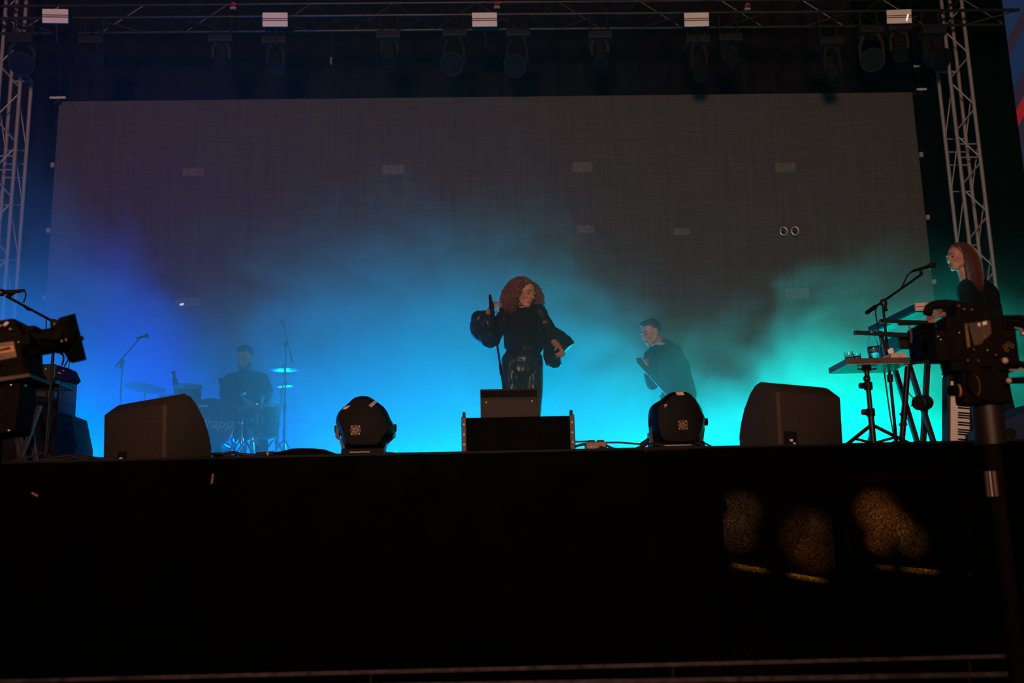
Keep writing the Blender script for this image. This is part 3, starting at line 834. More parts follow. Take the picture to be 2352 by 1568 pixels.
cable('black cable humped high on the lip right of the drum-side monitor', [(490, 1050), (515, 1043), (535, 1039), (552, 1043), (590, 1046), (640, 1047)], 6.08, .010, G)
cable('black cable looping from the left wash lamp base along the lip', [(878, 1043), (895, 1040), (908, 1042), (922, 1046), (945, 1048)], 6.06, .006, G)
cable('thin cable running from the left wash lamp base to the black mat', [(790, 1044), (778, 1046), (762, 1046), (740, 1042)], 6.04, .006, G)
cable('black cable crossing in the air from the power box to the knot of plugs', [(1393, 1016), (1425, 1016), (1450, 1018), (1472, 1020)], 6.16, .0055, G)
cable('black cable leaving the power box low to the right', [(1392, 1022), (1410, 1030), (1430, 1034), (1455, 1035)], 6.1, .007, G)
cable('second black cable leaving the power box low to the right', [(1392, 1030), (1412, 1033), (1440, 1036), (1475, 1036)], 6.06, .006, G)
cable('black cable entering the power box from the centre speaker, upper', [(1318, 1014), (1335, 1014), (1350, 1013)], 6.18, .005, G)
cable('black cable entering the power box from the centre speaker, lower', [(1318, 1026), (1335, 1021), (1350, 1019)], 6.18, .008, G)
cable('black cable leaning from the right wash lamp base down to the lip', [(1612, 1014), (1622, 1019), (1640, 1029), (1652, 1031)], 6.1, .0055, G)
cable('second black cable leaning from the right wash lamp base down to the lip', [(1596, 1014), (1612, 1023), (1628, 1031)], 6.06, .005, G)
cable('black cable tangled under the left foot of the right wash lamp', [(1460, 1034), (1480, 1022), (1498, 1019), (1516, 1022), (1530, 1026)], 6.06, .006, G)
cable('cable hanging down the stage skirt below the drum-side monitor', [(497, 1056, 5.9), (490, 1090, 5.84), (484, 1112, 5.84), (482, 1160, 5.84), (482, 1230, 5.84)], 5.84, .006, G)
# plugs by the right wash lamp
q = P(1484, 1024, 6.1)
t = thing('cable_plug', 'black knot of cable plugs on the lip left of the right wash lamp', 'plug', q)
MB().cyl(q+V(-.03, 0, .0), q+V(.012, 0, .028), .018, n=12).build('plug_body', M_BLACK, t, bevel=.003)
MB().cyl(q+V(-.035, .01, -.03), q+V(.04, .01, -.022), .022, n=12).build('plug_body', m_yoke, t, bevel=.003)
MB().cyl(q+V(.0, -.01, .026), q+V(.016, -.01, .04), .012, n=12).build('plug_tip', M_BLACK, t)
# dark mat over the cable loom
pts = [(588, 1046), (596, 1041), (620, 1040), (650, 1036), (668, 1031), (690, 1028), (720, 1031), (745, 1032), (765, 1040), (780, 1047)]
mb = MB(); rings = []
for px, py in pts:
    q = P(px, py, 6.05); h = max(.006, q.z-Z0)
    rings.append([V(q.x, 5.97+.02+.14*k_/6, Z0+.002+h*math.sin(PI*k_/6)*(1+.08*math.sin(px*.7))) for k_ in range(7)])
mb.loft(rings)
o = mb.build('cable_mat', M_CLOTH, None, smooth=60); tag(o, 'humped black mat laid over cables between the monitor and the left wash lamp', 'mat')
q = P(600, 1043, 6.0)
t = thing('cable_connector', 'black cable connector with a collar at the end of the black mat', 'plug', q)
MB().cyl(q+V(-.03, 0, -.002), q+V(.07, 0, .004), .013, n=12).build('body', M_BLACK, t, smooth=40)
MB().cyl(q+V(.034, 0, .002), q+V(.044, 0, .003), .016, n=12).build('collar', M_ALU, t, smooth=40)
# plywood strip under the right wash lamp
m_ply = mat('worn_plywood', (.26, .13, .07), .7, var=.4, scale=30)
a, b = P(1478, 1046, 5.93), P(1580, 1044, 5.93)
t = thing('plywood_strip', 'worn plywood edge strip in front of the right wash lamp', 'board', (a+b)/2)
mb = MB(); mb.boxlh((a.x, 5.925, DECK-.03), (b.x, 5.948, DECK-.018)); mb.build('board', m_ply, t)
a, b = P(1520, 1050, 5.92), P(1556, 1050, 5.92)
MB().boxlh((a.x, 5.915, DECK-.048), (b.x, 5.945, DECK-.04)).build('chip', m_ply, t)
# pale tape tabs on the skirt
q = P(488, 1099, 5.86)
t = thing('tape_tab', 'short strip of brown tape on the skirt below the drum-side monitor', 'tape', q)
MB().box(q, (.012, .004, .055), Matrix.Rotation(.12, 3, 'Y')).build('strip', m_ply, t)
q = P(80, 1135, 5.86)
t = thing('red_tag', 'small red tag on the dark skirt at the far left', 'tag', q)
MB().box(q, (.04, .004, .012), Matrix.Rotation(.5, 3, 'Y')).build('strip', mat('red_tag', (.35, .05, .02), .6), t)
# ------------------------------------------------------------------ side table with drinks
yt = 6.6
a = P(1944, 823, yt); b = P(2090, 823, yt)
m_tabletop = mat('dark_brown_wood', (.075, .035, .02), .5, var=.4, scale=14)
m_tunder = mat('grey_laminate', (.30, .30, .30), .45, var=.06)
TW = b.x-a.x; TZ_ = a.z; TD = .36
t = thing('side_table', 'small brown table top on a black tripod pole beside the keyboards', 'table', (a.x+TW*.33, yt+TD/2, Z0))
MB().boxlh((a.x, yt, TZ_-.036), (b.x, yt+TD, TZ_)).build('tabletop', m_tabletop, t, bevel=.002)
MB().boxlh((a.x+.003, yt+.003, TZ_-.040), (b.x-.003, yt+TD-.003, TZ_-.0362)).build('underside_panel', m_tunder, t)
xp, _ = XZ(1993, 860, yt+.15); yp = yt+.15
xp2 = P(2003, 1000, yp).x; xp = (xp+xp2)/2
MB().cyl((xp, yp, TZ_-.062), (xp, yp, TZ_-.040), .024, .034, 16).build('top_socket', M_BLACK, t, smooth=40)
for s in (-1, 1):
    MB().spline([(xp, yp, TZ_-.056), (xp+s*.035, yp-.01, TZ_-.050), (xp+s*.065, yp-.01, TZ_-.047)], .005, 6).build('bracket_arm', M_BLACK, t)
m_polec = mat('worn_black_pole', (.018, .016, .015), .45, metal=.3)
MB().cyl((xp, yp, Z0+.26), (xp, yp, TZ_-.062), .016, n=16).build('upper_pole', m_polec, t, smooth=40)
MB().cyl((xp, yp, Z0+.05), (xp, yp, Z0+.30), .020, n=16).build('lower_pole', m_polec, t, smooth=40)
for zz, r_, rr in ((TZ_-.115, .025, .022), (TZ_-.16, .028, .022), (Z0+.275, .028, .022)):
    if rr and zz > TZ_-.13:
        MB().ell((xp-.012, yp-.02, zz), (.024, .02, .024)).build('clamp_knob', m_polec, t, smooth=60)
    else:
        MB().cyl((xp-.015, yp-.01, zz), (xp-.062, yp-.02, zz), .020, n=12).build('clamp_knob', M_BLACK, t, bevel=.004)
        MB().cyl((xp, yp, zz-.025), (xp, yp, zz+.025), r_, n=16).build('collar', M_BLACK, t, smooth=40)
for an in (200, 320, 80):
    d = V(math.cos(math.radians(an)), math.sin(math.radians(an)), 0)
    MB().beam(V(xp, yp, Z0+.185)+d*.015, V(xp, yp, Z0+.008)+d*.30, .012, .022).build('leg', M_BLACK, t)
    MB().ell(V(xp, yp, Z0+.012)+d*.30, (.018, .018, .012)).build('rubber_foot', M_BLACK, t, smooth=60)
    MB().beam(V(xp, yp, Z0+.075)+d*.015, V(xp, yp, Z0+.10)+d*.15, .008, .016).build('strut', M_BLACK, t)
m_glass = glass_mat('clear_glass', (.95, 1, 1))
def tumbler(px, y, r, h, label):
    q, _ = XZ(px, 820, y)
    t = thing('glass_tumbler', label, 'glass', (q, y, TZ_+.001), group='glass tumblers on the side table')
    MB().lathe([(0, 0), (r*.92, 0), (r, .004), (r, h), (r-.002, h), (r-.003, .008), (0, .007)], (q, y, TZ_+.001), n=28).build('glass', m_glass, t, smooth=40)
    MB().lathe([(0, 0), (r-.0045, 0), (r-.0045, h*.34), (0, h*.34)], (q, y, TZ_+.010), n=24).build('drink', glass_mat('pale_drink', (.75, .9, .85)), t, smooth=40)
tumbler(1950, yt+.16, .028, .075, 'glass tumbler standing at the left back of the side table')
tumbler(1968, yt+.07, .027, .042, 'short glass tumbler at the left front of the side table')
q, _ = XZ(2007, 820, yt+.13); zb = TZ_+.001
t = thing('water_bottle', 'clear plastic water bottle on the side table', 'bottle', (q, yt+.13, zb))
mb = MB(); mb.lathe([(0, .004), (.028, 0), (.036, .006), (.037, .05), (.035, .055), (.037, .06), (.037, .105), (.034, .13), (.022, .158), (.0135, .172), (.0125, .19), (.0115, .19), (.0125, .172), (.021, .157), (.033, .128), (.0355, .10), (.0355, .01), (0, .01)], (q, yt+.13, zb), n=28)
mb.build('bottle_body', m_glass, t, smooth=40)
MB().lathe([(0, 0), (.034, 0), (.0345, .085), (0, .085)], (q, yt+.13, zb+.011), n=24).build('water', glass_mat('water', (.7, .85, .9)), t, smooth=40)
MB().cyl((q, yt+.13, zb+.19), (q, yt+.13, zb+.207), .014, n=18).build('cap', mat('blue_cap', (.05, .08, .2), .4), t, smooth=40)
MB().lathe([(.0376, .058), (.0378, .06), (.0378, .078), (.0376, .080)], (q, yt+.13, zb), n=24).build('label_band', mat('dim_blue_label', (.05, .10, .18), .5), t, smooth=40)
# tissue box
x0, _ = XZ(2046, 820, yt+.03); x1, _ = XZ(2082, 820, yt+.03)
t = thing('tissue_box', 'pale tissue box with a tissue standing up on the side table', 'tissue box', ((x0+x1)/2, yt+.13, zb))
m_box = mat('mottled_card', (.62, .42, .36), .8, var=.3, scale=120)
MB().boxlh((x0, yt+.025, zb), (x1, yt+.245, zb+.034)).build('box', m_box, t, bevel=.002)
mb = MB(); base = [(-.010, .0), (.014, .0), (.018, .02), (.013, .048), (-.004, .052), (-.026, .037), (-.018, .02)]
ox = (x0+x1)/2-.012; oy = yt+.11
mb.loft([[V(ox+x*(1-.1*k_)+.002*math.sin(k_*2), oy+.004*k_+.006*math.sin(z*90+k_), zb+.033+z) for x, z in base] for k_ in range(4)])
mb.build('tissue', M_PAPER, t, smooth=50)

# ------------------------------------------------------------------ microphones on stands
m_micgrille = mat('mic_grille', (.035, .035, .04), .35, metal=.6, scale=300)
def microphone(parent, tail, head, r=.012):
    d = (head-tail).normalized(); L = (head-tail).length
    M = frame(d)
    mbd = MB().lathe([(.008, 0), (r*.85, .004), (r, L*.45), (r*1.25, L*.72), (r*1.3, L*.74)], tail, M, 18).build('microphone_body', M_BLACKS, parent, smooth=40)
    MB().lathe([(r*1.35, L*.74), (r*1.95, L*.80), (r*2.05, L*.88), (r*1.8, L*.96), (r*.9, L*1.0), (0, L*1.005)], tail, M, 18).build('microphone_grille', m_micgrille, mbd, smooth=60)
def boom_stand(label, foot, clamp, tip, tail, mic, legs=True, r=.011):
    """straight pole from the deck, clamp, boom tail-to-tip, microphone (tail, head)"""
    t = thing('microphone_stand', label, 'microphone stand', foot, group='boom microphone stands')
    MB().cyl(foot+V(0, 0, .02), clamp, r, r*.8, 12).build('pole', M_BLACK, t, smooth=40)
    MB().cyl(foot+V(0, 0, (clamp.z-foot.z)*.48), foot+V(0, 0, (clamp.z-foot.z)*.48+.05), r*1.8, n=12).build('collar', M_BLACK, t, smooth=40)
    MB().cyl(tail, tip, r*.75, n=10).build('boom', M_BLACK, t, smooth=40)
    dd = (tip-tail).normalized()
    MB().cyl(tail, tail+dd*.12, r*1.3, n=10).build('counterweight', M_BLACK, t, smooth=40)
    MB().ell(clamp+V(0, -.012, 0), (.026, .022, .032)).build('clamp', m_polec, t, smooth=60)
    MB().cyl(clamp+V(.0, -.03, -.02), clamp+V(.0, -.045, -.06), .011, n=10).build('clamp_lever', m_polec, t, smooth=40)
    if legs:
        for an in (210, 330, 90):
            d = V(math.cos(math.radians(an)), math.sin(math.radians(an)), 0)
            MB().beam(foot+V(0, 0, .10)+d*.01, foot+V(0, 0, .01)+d*.28, .010, .014).build('leg', M_BLACK, t)
    if mic:
        MB().beam(tip-dd*.01, mic[0].lerp(mic[1], .35), .016, .016).build('microphone_clip', M_BLACK, t)
        microphone(t, mic[0], mic[1])
    return t
yk = 7.25
foot = P(2060, 1018, 6.95); foot.z = Z0; clamp = P(2027, 697, 6.95); foot.x = clamp.x = (foot.x+clamp.x)/2
t = boom_stand('black boom microphone stand reaching up to the red-haired keyboard player', foot, clamp,
               P(2118, 629, 7.25), P(1991, 718, 6.85), (P(2095, 623, 7.22), P(2147, 608, 7.32)))
mb = MB(); mb.spline([P(2096, 623, 7.21), P(2085, 632, 7.18), P(2076, 650, 7.13), P(2070, 662, 7.1)], .005, 6); mb.build('microphone_cable', M_CABLE, t, smooth=60)
mb = MB(); mb.spline([P(2012, 708, 6.9), P(2011, 720, 6.92), P(2015, 740, 6.94), P(2018, 758, 6.93), P(2032, 860, 6.93), P(2044, 950, 6.93), P(2056, 1015, 6.93)], .005, 6); mb.build('microphone_cable', M_CABLE, t, smooth=60)
# second plain pole beside the X-stand
f2 = P(2067, 1016, 6.75); f2.z = Z0
t = thing('stand_pole', 'thick black vertical pole with collars in front of the crossed keyboard stand', 'pole', f2)
tp = P(2085, 842, 6.75)
MB().cyl(f2, tp, .019, n=14).build('tube', m_yoke, t, smooth=40)
for k_ in (.32, .44):
    q = f2.lerp(tp, k_); MB().cyl(q, q+V(0, 0, .015), .027, n=14).build('collar', M_BLACK, t, smooth=40)

# ------------------------------------------------------------------ crossed keyboard stand and keyboards on the right
m_tube = mat('black_square_tube', (.005, .007, .012), .45, spec=.3, var=.2)
t = thing('keyboard_stand', 'black crossed keyboard stand with a round hub, right of the small table', 'keyboard stand', (P(2100, 1015, 7.0).x, 7.1, Z0))
def bar(p, q, y0, y1, wx=.036, wy=.03, nm='leg'):
    a = P(*p, y0); b = P(*q, y1)
    if nm == 'leg': b.z = Z0+.015
    MB().beam(a, b, wx, wy).build(nm, m_tube, t, bevel=.004)
bar((2056, 850), (2113, 1017), 7.12, 7.12)
bar((2088, 838), (2150, 1017), 6.98, 6.98)
bar((2132, 800), (2116, 1017), 7.05, 7.05)
h0 = P(2110, 925, 6.88); h1 = P(2128, 924, 6.99)
MB().cyl(h0, h1, .050, n=28).build('hub', m_tube, t, bevel=.006)
hd_ = (h0-h1).normalized(); MB().cyl(h0, h0+hd_*.006, .040, n=24).build('hub_cap', M_BLACKS, t, smooth=40)
bar((1962, 764), (2125, 772), 6.80, 6.80, .030, .03, 'support_arm')
bar((2020, 737), (2130, 741), 7.05, 7.05, .026, .026, 'support_arm')
bar((2020, 760), (2040, 832), 6.84, 6.84, .028, .028, 'tier_upright')
bar((2085, 833), (2148, 827), 6.80, 6.80, .030, .03, 'support_arm')
mb = MB(); mb.spline([P(2083, 896, 6.95), P(2092, 908, 6.94), P(2108, 925, 6.93)], .004, 6); mb.spline([P(2092, 932, 6.95), P(2100, 926, 6.94), P(2112, 918, 6.92)], .004, 6); mb.build('cable_loop', M_CABLE, t, smooth=60)

m_synth = mat('dark_synth_shell', (.004, .005, .008), .5, spec=.25)
m_under_light = mat('painted_blue_underlight', (.012, .035, .11), .5, var=.1)  # blue light on the underside painted into the base plate
m_cheek = mat('pale_synth_cheek', (.60, .46, .41), .55, var=.1)
def synth(label, near_l, near_r, far_l, y0, y1, thick, pale):
    """keyboard whose long side runs upstage: near end between two pixels, far end at far_l"""
    A = P(*near_l, y0); B = P(*near_r, y0); Fp = P(*far_l, y1)
    Fp.z = A.z+(Fp.z-A.z)*.3
    ex = V(B.x-A.x, 0, B.z-A.z); along = Fp-A
    t = thing('synthesizer', label, 'keyboard', A+ex/2+along/2)
    up = V(0, 0, thick)
    MB().loft([[A, A+ex, A+ex+up, A+up], [Fp, Fp+ex, Fp+ex+up, Fp+up]]).build('shell', m_synth, t, bevel=.004)
    lo = V(0, 0, -.004); i = .012
    MB().loft([[A+ex.normalized()*i+along*.02+lo, A+ex*.96+along*.02+lo, A+ex*.96+along*.02, A+ex.normalized()*i+along*.02],
               [Fp+ex.normalized()*i-along*.02+lo, Fp+ex*.96-along*.02+lo, Fp+ex*.96-along*.02, Fp+ex.normalized()*i-along*.02]]).build('base_plate', m_under_light, t)
    if pale:
        MB().loft([[A+V(0, -.012, -.002), A+ex+V(0, -.012, -.002), A+ex+up+V(0, -.012, .002), A+up+V(0, -.012, .002)], [A+V(0, .002, 0), A+ex+V(0, .002, 0), A+ex+up+V(0, .002, 0), A+up+V(0, .002, 0)]]).build('end_cheek', m_cheek, t)
        MB().beam(A+up*.52+V(0, -.014, 0), A+ex+up*.52+V(0, -.014, 0), .004, .004).build('cheek_seam', M_BLACK, t)
    n = 22
    kw = along/n*.86
    for k_ in range(n):
        s = A+along*(.07+.88*k_/n)+ex*.45+up
        MB().loft([[s, s+ex*.52, s+ex*.52+V(0, 0, .008), s+V(0, 0, .008)], [s+kw, s+kw+ex*.52, s+kw+ex*.52+V(0, 0, .008), s+kw+V(0, 0, .008)]]).build('white_key', M_PAPER, t)
    for k_ in range(n):
        if k_ % 7 in (2, 6): continue
        s = A+along*(.07+.88*(k_+.7)/n)+ex*.45+up+V(0, 0, .008)
        MB().loft([[s, s+ex*.32, s+ex*.32+V(0, 0, .008), s+V(0, 0, .008)], [s+kw*.5, s+kw*.5+ex*.32, s+kw*.5+ex*.32+V(0, 0, .008), s+kw*.5+V(0, 0, .008)]]).build('black_key', M_BLACKS, t)
    return t
synth('synthesizer with a pale end cheek on the upper tier of the crossed stand', (2102, 714), (2140, 713), (1994, 760), 6.95, 7.75, .052, True)
synth('black synthesizer on the lower tier of the crossed stand', (2066, 800), (2150, 800), (2012, 815), 6.86, 7.5, .11, False)
# keyboard on end
yk2 = 6.78
A = P(2181, 1016, yk2); A.z = Z0; Bx = P(2224, 1016, yk2).x; top = P(2166, 862, yk2).z
t = thing('stage_piano', 'stage piano standing on end with its white keys in a column', 'keyboard', (A.x+.1, yk2+.06, Z0))
MB().boxlh((A.x-.015, yk2+.012, Z0), (A.x+.24, yk2+.10, top)).build('shell', m_synth, t, bevel=.006)
kz1 = P(2174, 884, yk2).z; nk = 26; kh = (kz1-Z0-.035)/nk
for k_ in range(nk):
    z = Z0+.035+k_*kh
    MB().boxlh((A.x, yk2-.006, z+.0006), (A.x+.125, yk2+.014, z+kh-.0006)).build('white_key', m_cheek if False else M_PAPER, t)
    if k_ % 7 not in (2, 6) and k_ < nk-1:
        MB().boxlh((A.x+.046, yk2-.016, z+kh*.70), (A.x+.126, yk2-.004, z+kh*1.30)).build('black_key', M_BLACKS, t)
MB().boxlh((A.x-.005, yk2-.008, Z0+.008), (A.x+.20, yk2+.012, Z0+.033)).build('end_block', M_WHITE, t, bevel=.003)
t.rotation_euler = (0, math.radians(6.5), 0); t.location.z += .017
q = P(2186, 815, yk2+.12)
t = thing('stand_pole', 'broad black upright behind the stage piano standing on end', 'pole', (q.x, q.y, Z0))
MB().boxlh((q.x-.030, q.y-.02, Z0), (q.x+.026, q.y+.02, q.z+.03)).build('tube', m_tube, t, bevel=.004)
MB().boxlh((q.x-.03, q.y-.03, P(1, 838, q.y).z*0+P(2200, 832, q.y).z-.02), (q.x+.26, q.y, P(2200, 832, q.y).z+.02)).build('cross_arm', m_tube, t, bevel=.004)
q2 = P(2172, 860, yk2)
MB().cyl((q2.x-.02, yk2, q2.z), (q2.x+.03, yk2+.10, q2.z), .008, n=10).build('clamp_bolt', M_CHROME, t, smooth=40)

# ------------------------------------------------------------------ keyboard rig on the left
t = thing('keyboard_stand', 'blue-black crossed keyboard stand at the left edge under the video camera', 'keyboard stand', (P(60, 1055, 6.7).x, 6.7, Z0))
for p, q, y in (((30, 930), (50, 1055), 6.8), ((92, 930), (40, 1058), 6.62), ((62, 930), (88, 1055), 6.72), ((28, 905), (62, 1058), 6.75)):
    a = P(*p, y); b = P(*q, y); b.z = Z0+.012
    MB().beam(a, b, .022, .03).build('leg', m_tube, t, bevel=.003)
a = P(-30, 905, 6.6); b = P(128, 905, 6.6)
MB().beam(a, b, .04, .04).build('support_arm', m_tube, t, bevel=.004)
for y, (px0, px1, py0, py1), lab in ((6.85, (-60, 135, 885, 838), 'dark synthesizer on the left stand behind the video camera'),):
    a = P(px0, py0, y); b = P(px1, py1, y)
    t = thing('synthesizer', lab, 'keyboard', ((a.x+b.x)/2, y+.1, a.z))
    MB().boxlh((a.x, y-.05, a.z), (b.x, y+.30, b.z)).build('shell', m_synth, t, bevel=.01)
    for k_ in range(8):
        x = a.x+.06+(b.x-a.x-.12)*k_/7
        MB().cyl((x, y-.056, b.z-.035), (x, y-.045, b.z-.035), .006, n=10).build('dial', M_ALU, t, smooth=40)
    nk = 18
    for k_ in range(nk):
        x = a.x+.05+(b.x-a.x-.1)*k_/nk
        MB().boxlh((x, y+.14, b.z), (x+(b.x-a.x-.1)/nk*.9, y+.29, b.z+.01)).build('white_key', M_PAPER, t)
# drape added to fill the dark behind the stand
a = P(-60, 1062, 6.95); b = P(118, 1062, 6.95); zt_ = P(60, 880, 6.95).z
o = drape_sheet(a.x, b.x, Z0+.004, zt_, 6.98, .16, .014, .012).build('dark_fill_drape', mat('navy_black_cloth', (.008, .008, .014), .9, spec=.1), None, smooth=40)
tag(o, 'dark cloth added to fill the dark behind the legs of the left keyboard stand', 'cloth')
# cabinet with the blue haze before it painted into its colour
yc2 = 8.3
pts = [(100, 1058), (100, 948), (150, 948), (157, 953), (172, 1028), (165, 1050), (163, 1058)]
pp = [P(*p, yc2) for p in pts]
for p_ in (0, 5, 6): pp[p_].z = Z0+(.001 if p_ != 5 else .05)
m_blue_haze = mat('painted_blue_haze', (.003, .001, .05), .7, spec=.08, var=.3, scale=60)
t = thing('floor_monitor', 'dark sloping monitor cabinet with blue haze painted into its colour, left end of the deck', 'speaker', (pp[3].x-.1, yc2+.15, Z0), group='floor monitors along the stage lip')
MB().loft([pp, [p+V(0, .40, 0) for p in pp]]).build('cabinet', m_blue_haze, t, bevel=.008)
MB().loft([[pp[3]+V(.002, .03, 0), pp[4]+V(.002, .03, 0), pp[4]+V(.010, .03, 0), pp[3]+V(.010, .03, 0)], [pp[3]+V(.002, .37, 0), pp[4]+V(.002, .37, 0), pp[4]+V(.010, .37, 0), pp[3]+V(.010, .37, 0)]]).build('grille', M_GRILLE, t)
a = P(112, 948, 7.1); b = P(148, 868, 7.1)
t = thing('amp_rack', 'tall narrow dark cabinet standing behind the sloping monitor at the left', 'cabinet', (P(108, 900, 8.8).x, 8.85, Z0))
MB().boxlh((P(70, 900, 8.72).x, 8.72, Z0), (P(147, 900, 8.72).x, 9.0, P(147, 868, 8.72).z)).build('body', m_blue_haze, t, bevel=.01)
mb = MB(); mb.spline([P(146, 906, 8.7), P(155, 909, 8.7), P(160, 917, 8.7), P(155, 928, 8.7), P(145, 932, 8.7)], .004, 6); mb.build('cable_loop', M_CABLE, t, smooth=60)
# small box with goosenecks
yb2 = 6.5
pts = [(133, 838), (143, 841), (157, 845), (167, 868), (158, 876), (128, 870), (128, 845)]
pp = [P(*p, yb2) for p in pts]
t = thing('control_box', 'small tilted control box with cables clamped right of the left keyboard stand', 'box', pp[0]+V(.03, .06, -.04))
MB().loft([pp, [p+V(0, .14, 0) for p in pp]]).build('body', m_blue_haze, t, bevel=.004)
for px, py in ((139, 857), (135, 856), (146, 851)):
    q = P(px, py, yb2); MB().cyl(q+V(0, -.005, 0), q+V(0, .003, 0), .004, n=8).build('knob', M_ALU, t)
MB().spline([P(142, 839, 6.54), P(146, 826, 6.54), P(145, 816, 6.54), P(141, 812, 6.54)], .006, 8).build('gooseneck', M_BLACK, t, smooth=60)
MB().ell(P(141, 811, 6.54), (.011, .011, .011)).build('gooseneck_tip', M_BLACK, t, smooth=60)
MB().spline([P(148, 841, 6.56), P(157, 825, 6.58), P(163, 806, 6.6), P(165, 790, 6.62)], .005, 6).build('cable', M_CABLE, t, smooth=60)
MB().spline([P(158, 845, 6.56), P(160, 825, 6.58), P(161, 806, 6.6), P(161, 795, 6.62)], .003, 6).build('cable', M_CABLE, t, smooth=60)
MB().spline([P(140, 873, 6.54), P(139, 885, 6.54), P(132, 893, 6.54), P(124, 888, 6.54), P(118, 876, 6.54)], .005, 6).build('cable', M_CABLE, t, smooth=60)
MB().beam(P(131, 868, 6.6), P(106, 880, 6.6), .02, .02).build('clamp_arm', M_BLACK, t)
# mic stand at the left
f = P(103, 1057, 6.5); f.z = Z0; c = P(128, 752, 6.5); f.x = P(104, 1050, 6.5).x; c.x = f.x+.015
ctr = P(127, 745, 6.5)
t = boom_stand('black boom microphone stand at the left edge above the video camera', f, ctr, P(14, 680, 6.3), P(157, 757, 6.6),
               (P(58, 667, 6.32), P(-6, 673, 6.25)))
mb = MB(); mb.spline([P(46, 668, 6.3), P(58, 671, 6.3), P(59, 680, 6.32), P(54, 695, 6.34)], .005, 6); mb.spline([P(54, 702, 6.36), P(64, 712, 6.4), P(78, 714, 6.42)], .004, 6); mb.build('microphone_cable', M_CABLE, t, smooth=60)
MB().cyl(P(106, 728, 6.5), P(106, 790, 6.5), .004, n=6).build('cable_drop', M_CABLE, t, smooth=60)

# ------------------------------------------------------------------ drum kit
YD = 10.6
K = YD/F_PX
RZ = DECK+.28          # riser top
m_riser = mat('riser_carpet', (.012, .012, .014), .9, spec=.1)
cxr = P(530, 1000, YD).x
t = thing('drum_riser', 'low black riser under the drum kit', 'riser', (cxr, YD+.3, DECK))
MB().boxlh((cxr-1.35, YD-.55, RZ-.06), (cxr+1.2, YD+1.35, RZ)).build('top', m_riser, t)
for sx in (-1.3, 1.15):
    for sy in (-.5, 1.3):
        MB().boxlh((cxr+sx-.04, YD+sy-.04, DECK), (cxr+sx+.04, YD+sy+.04, RZ-.06)).build('leg', M_BLACK, t)
m_shell = mat('purple_black_drum_shell', (.05, .035, .05), .25, coat=.5, var=.2)
m_head = mat('dark_drum_head', (.050, .025, .034), .35, var=.15, scale=8)
m_headw = mat('white_drum_head', (.55, .55, .58), .5, var=.05)
m_cymbal = mat('bronze_cymbal', (.62, .50, .32), .22, metal=.9, var=.12, scale=30)
m_letter = mat('pale_lettering', (.95, .85, .88), .6)
def drum(name, label, c, axis, r, depth, headm, lugs=8, group='drums of the kit', cat='drum'):
    t = thing(name, label, cat, c, group=group)
    M = frame(axis); ax = Vector(axis).normalized()
    sh_ = MB().cyl(c-ax*depth/2, c+ax*depth/2, r, n=36).build('shell', m_shell, t, smooth=40)
    MB().lathe([(0, .004), (r*.97, .004), (r*.99, 0)], c+ax*depth/2, M, 36).build('drum_head', headm, t, smooth=40)
    MB().lathe([(0, .004), (r*.97, .004), (r*.99, 0)], c-ax*depth/2, frame(-ax), 36).build('drum_head', headm, t, smooth=40)
    for s in (-1, 1):
        MB().lathe([(r*1.0, -.018), (r*1.045, -.018), (r*1.045, .012), (r*.99, .014)], c+ax*s*depth/2, frame(ax*s), 36).build('hoop', M_CHROME if name != 'bass_drum' else m_shell, t, smooth=40)
    for k_ in range(lugs):
        an = 2*PI*(k_+.5)/lugs; d = M @ V(math.cos(an), math.sin(an), 0)
        MB().beam(c+d*r*1.02-ax*depth*.44, c+d*r*1.02+ax*depth*.44, .012, .012).build('lug', M_CHROME, sh_)
    return t
# bass drum, lettering on its front head
cb = P(493, 985, YD-.15); rb = 66*K
rb = 55*K
cb = V(P(482, 974, YD-.2).x, YD, P(482, 974, YD-.2).z)
t = drum('bass_drum', 'big dark bass drum with pale slanted lettering, half hidden by the floor monitor', cb, (0, -1, .03), rb, .42, m_head, 10)
a = P(452, 986, YD-.22); b = P(533, 984, YD-.22)
text_mesh('head_lettering', 'frapp:', .150, m_letter, V(P(461, 983, YD-.225).x, YD-.228, P(461, 983, YD-.225).z), (1, 0, -.02), (0, .03, 1), t, shear=.35, thick=.002)
MB().box((P(468, 931, YD-.23).x, YD-.222, P(468, 932, YD-.23).z), (.09, .004, .02)).build('badge', m_letter, t)
for s in (-1, 1):
    MB().cyl(cb+V(s*rb*.8, -.1, -rb*.55), V(cb.x+s*rb*1.25, YD-.25, RZ), .010, n=8).build('spur', M_CHROME, t, smooth=40)
def at(px, py, y=None):
    return P(px, py, y or YD)
c = at(452, 905, YD+.05); drum('rack_tom', 'dark tom mounted above the bass drum at its left', at(432, 908, YD+.05), (.1, -.25, 1), .13, .20, m_headw, 6)
drum('floor_tom', 'dark floor tom beside the bass drum under the drummer', at(595, 965, YD+.1)+V(0, 0, -.02), (0, -.1, 1), .19, .34, m_headw, 8)
drum('rack_tom', 'dark tom mounted above the bass drum at its right', at(540, 925, YD+.12), (-.05, -.3, 1), .14, .20, m_headw, 6)
drum('snare_drum', 'shallow drum at the far left of the kit under the big crash cymbal', at(405, 925, YD+.2), (.0, -.15, 1), .17, .15, m_headw, 8)
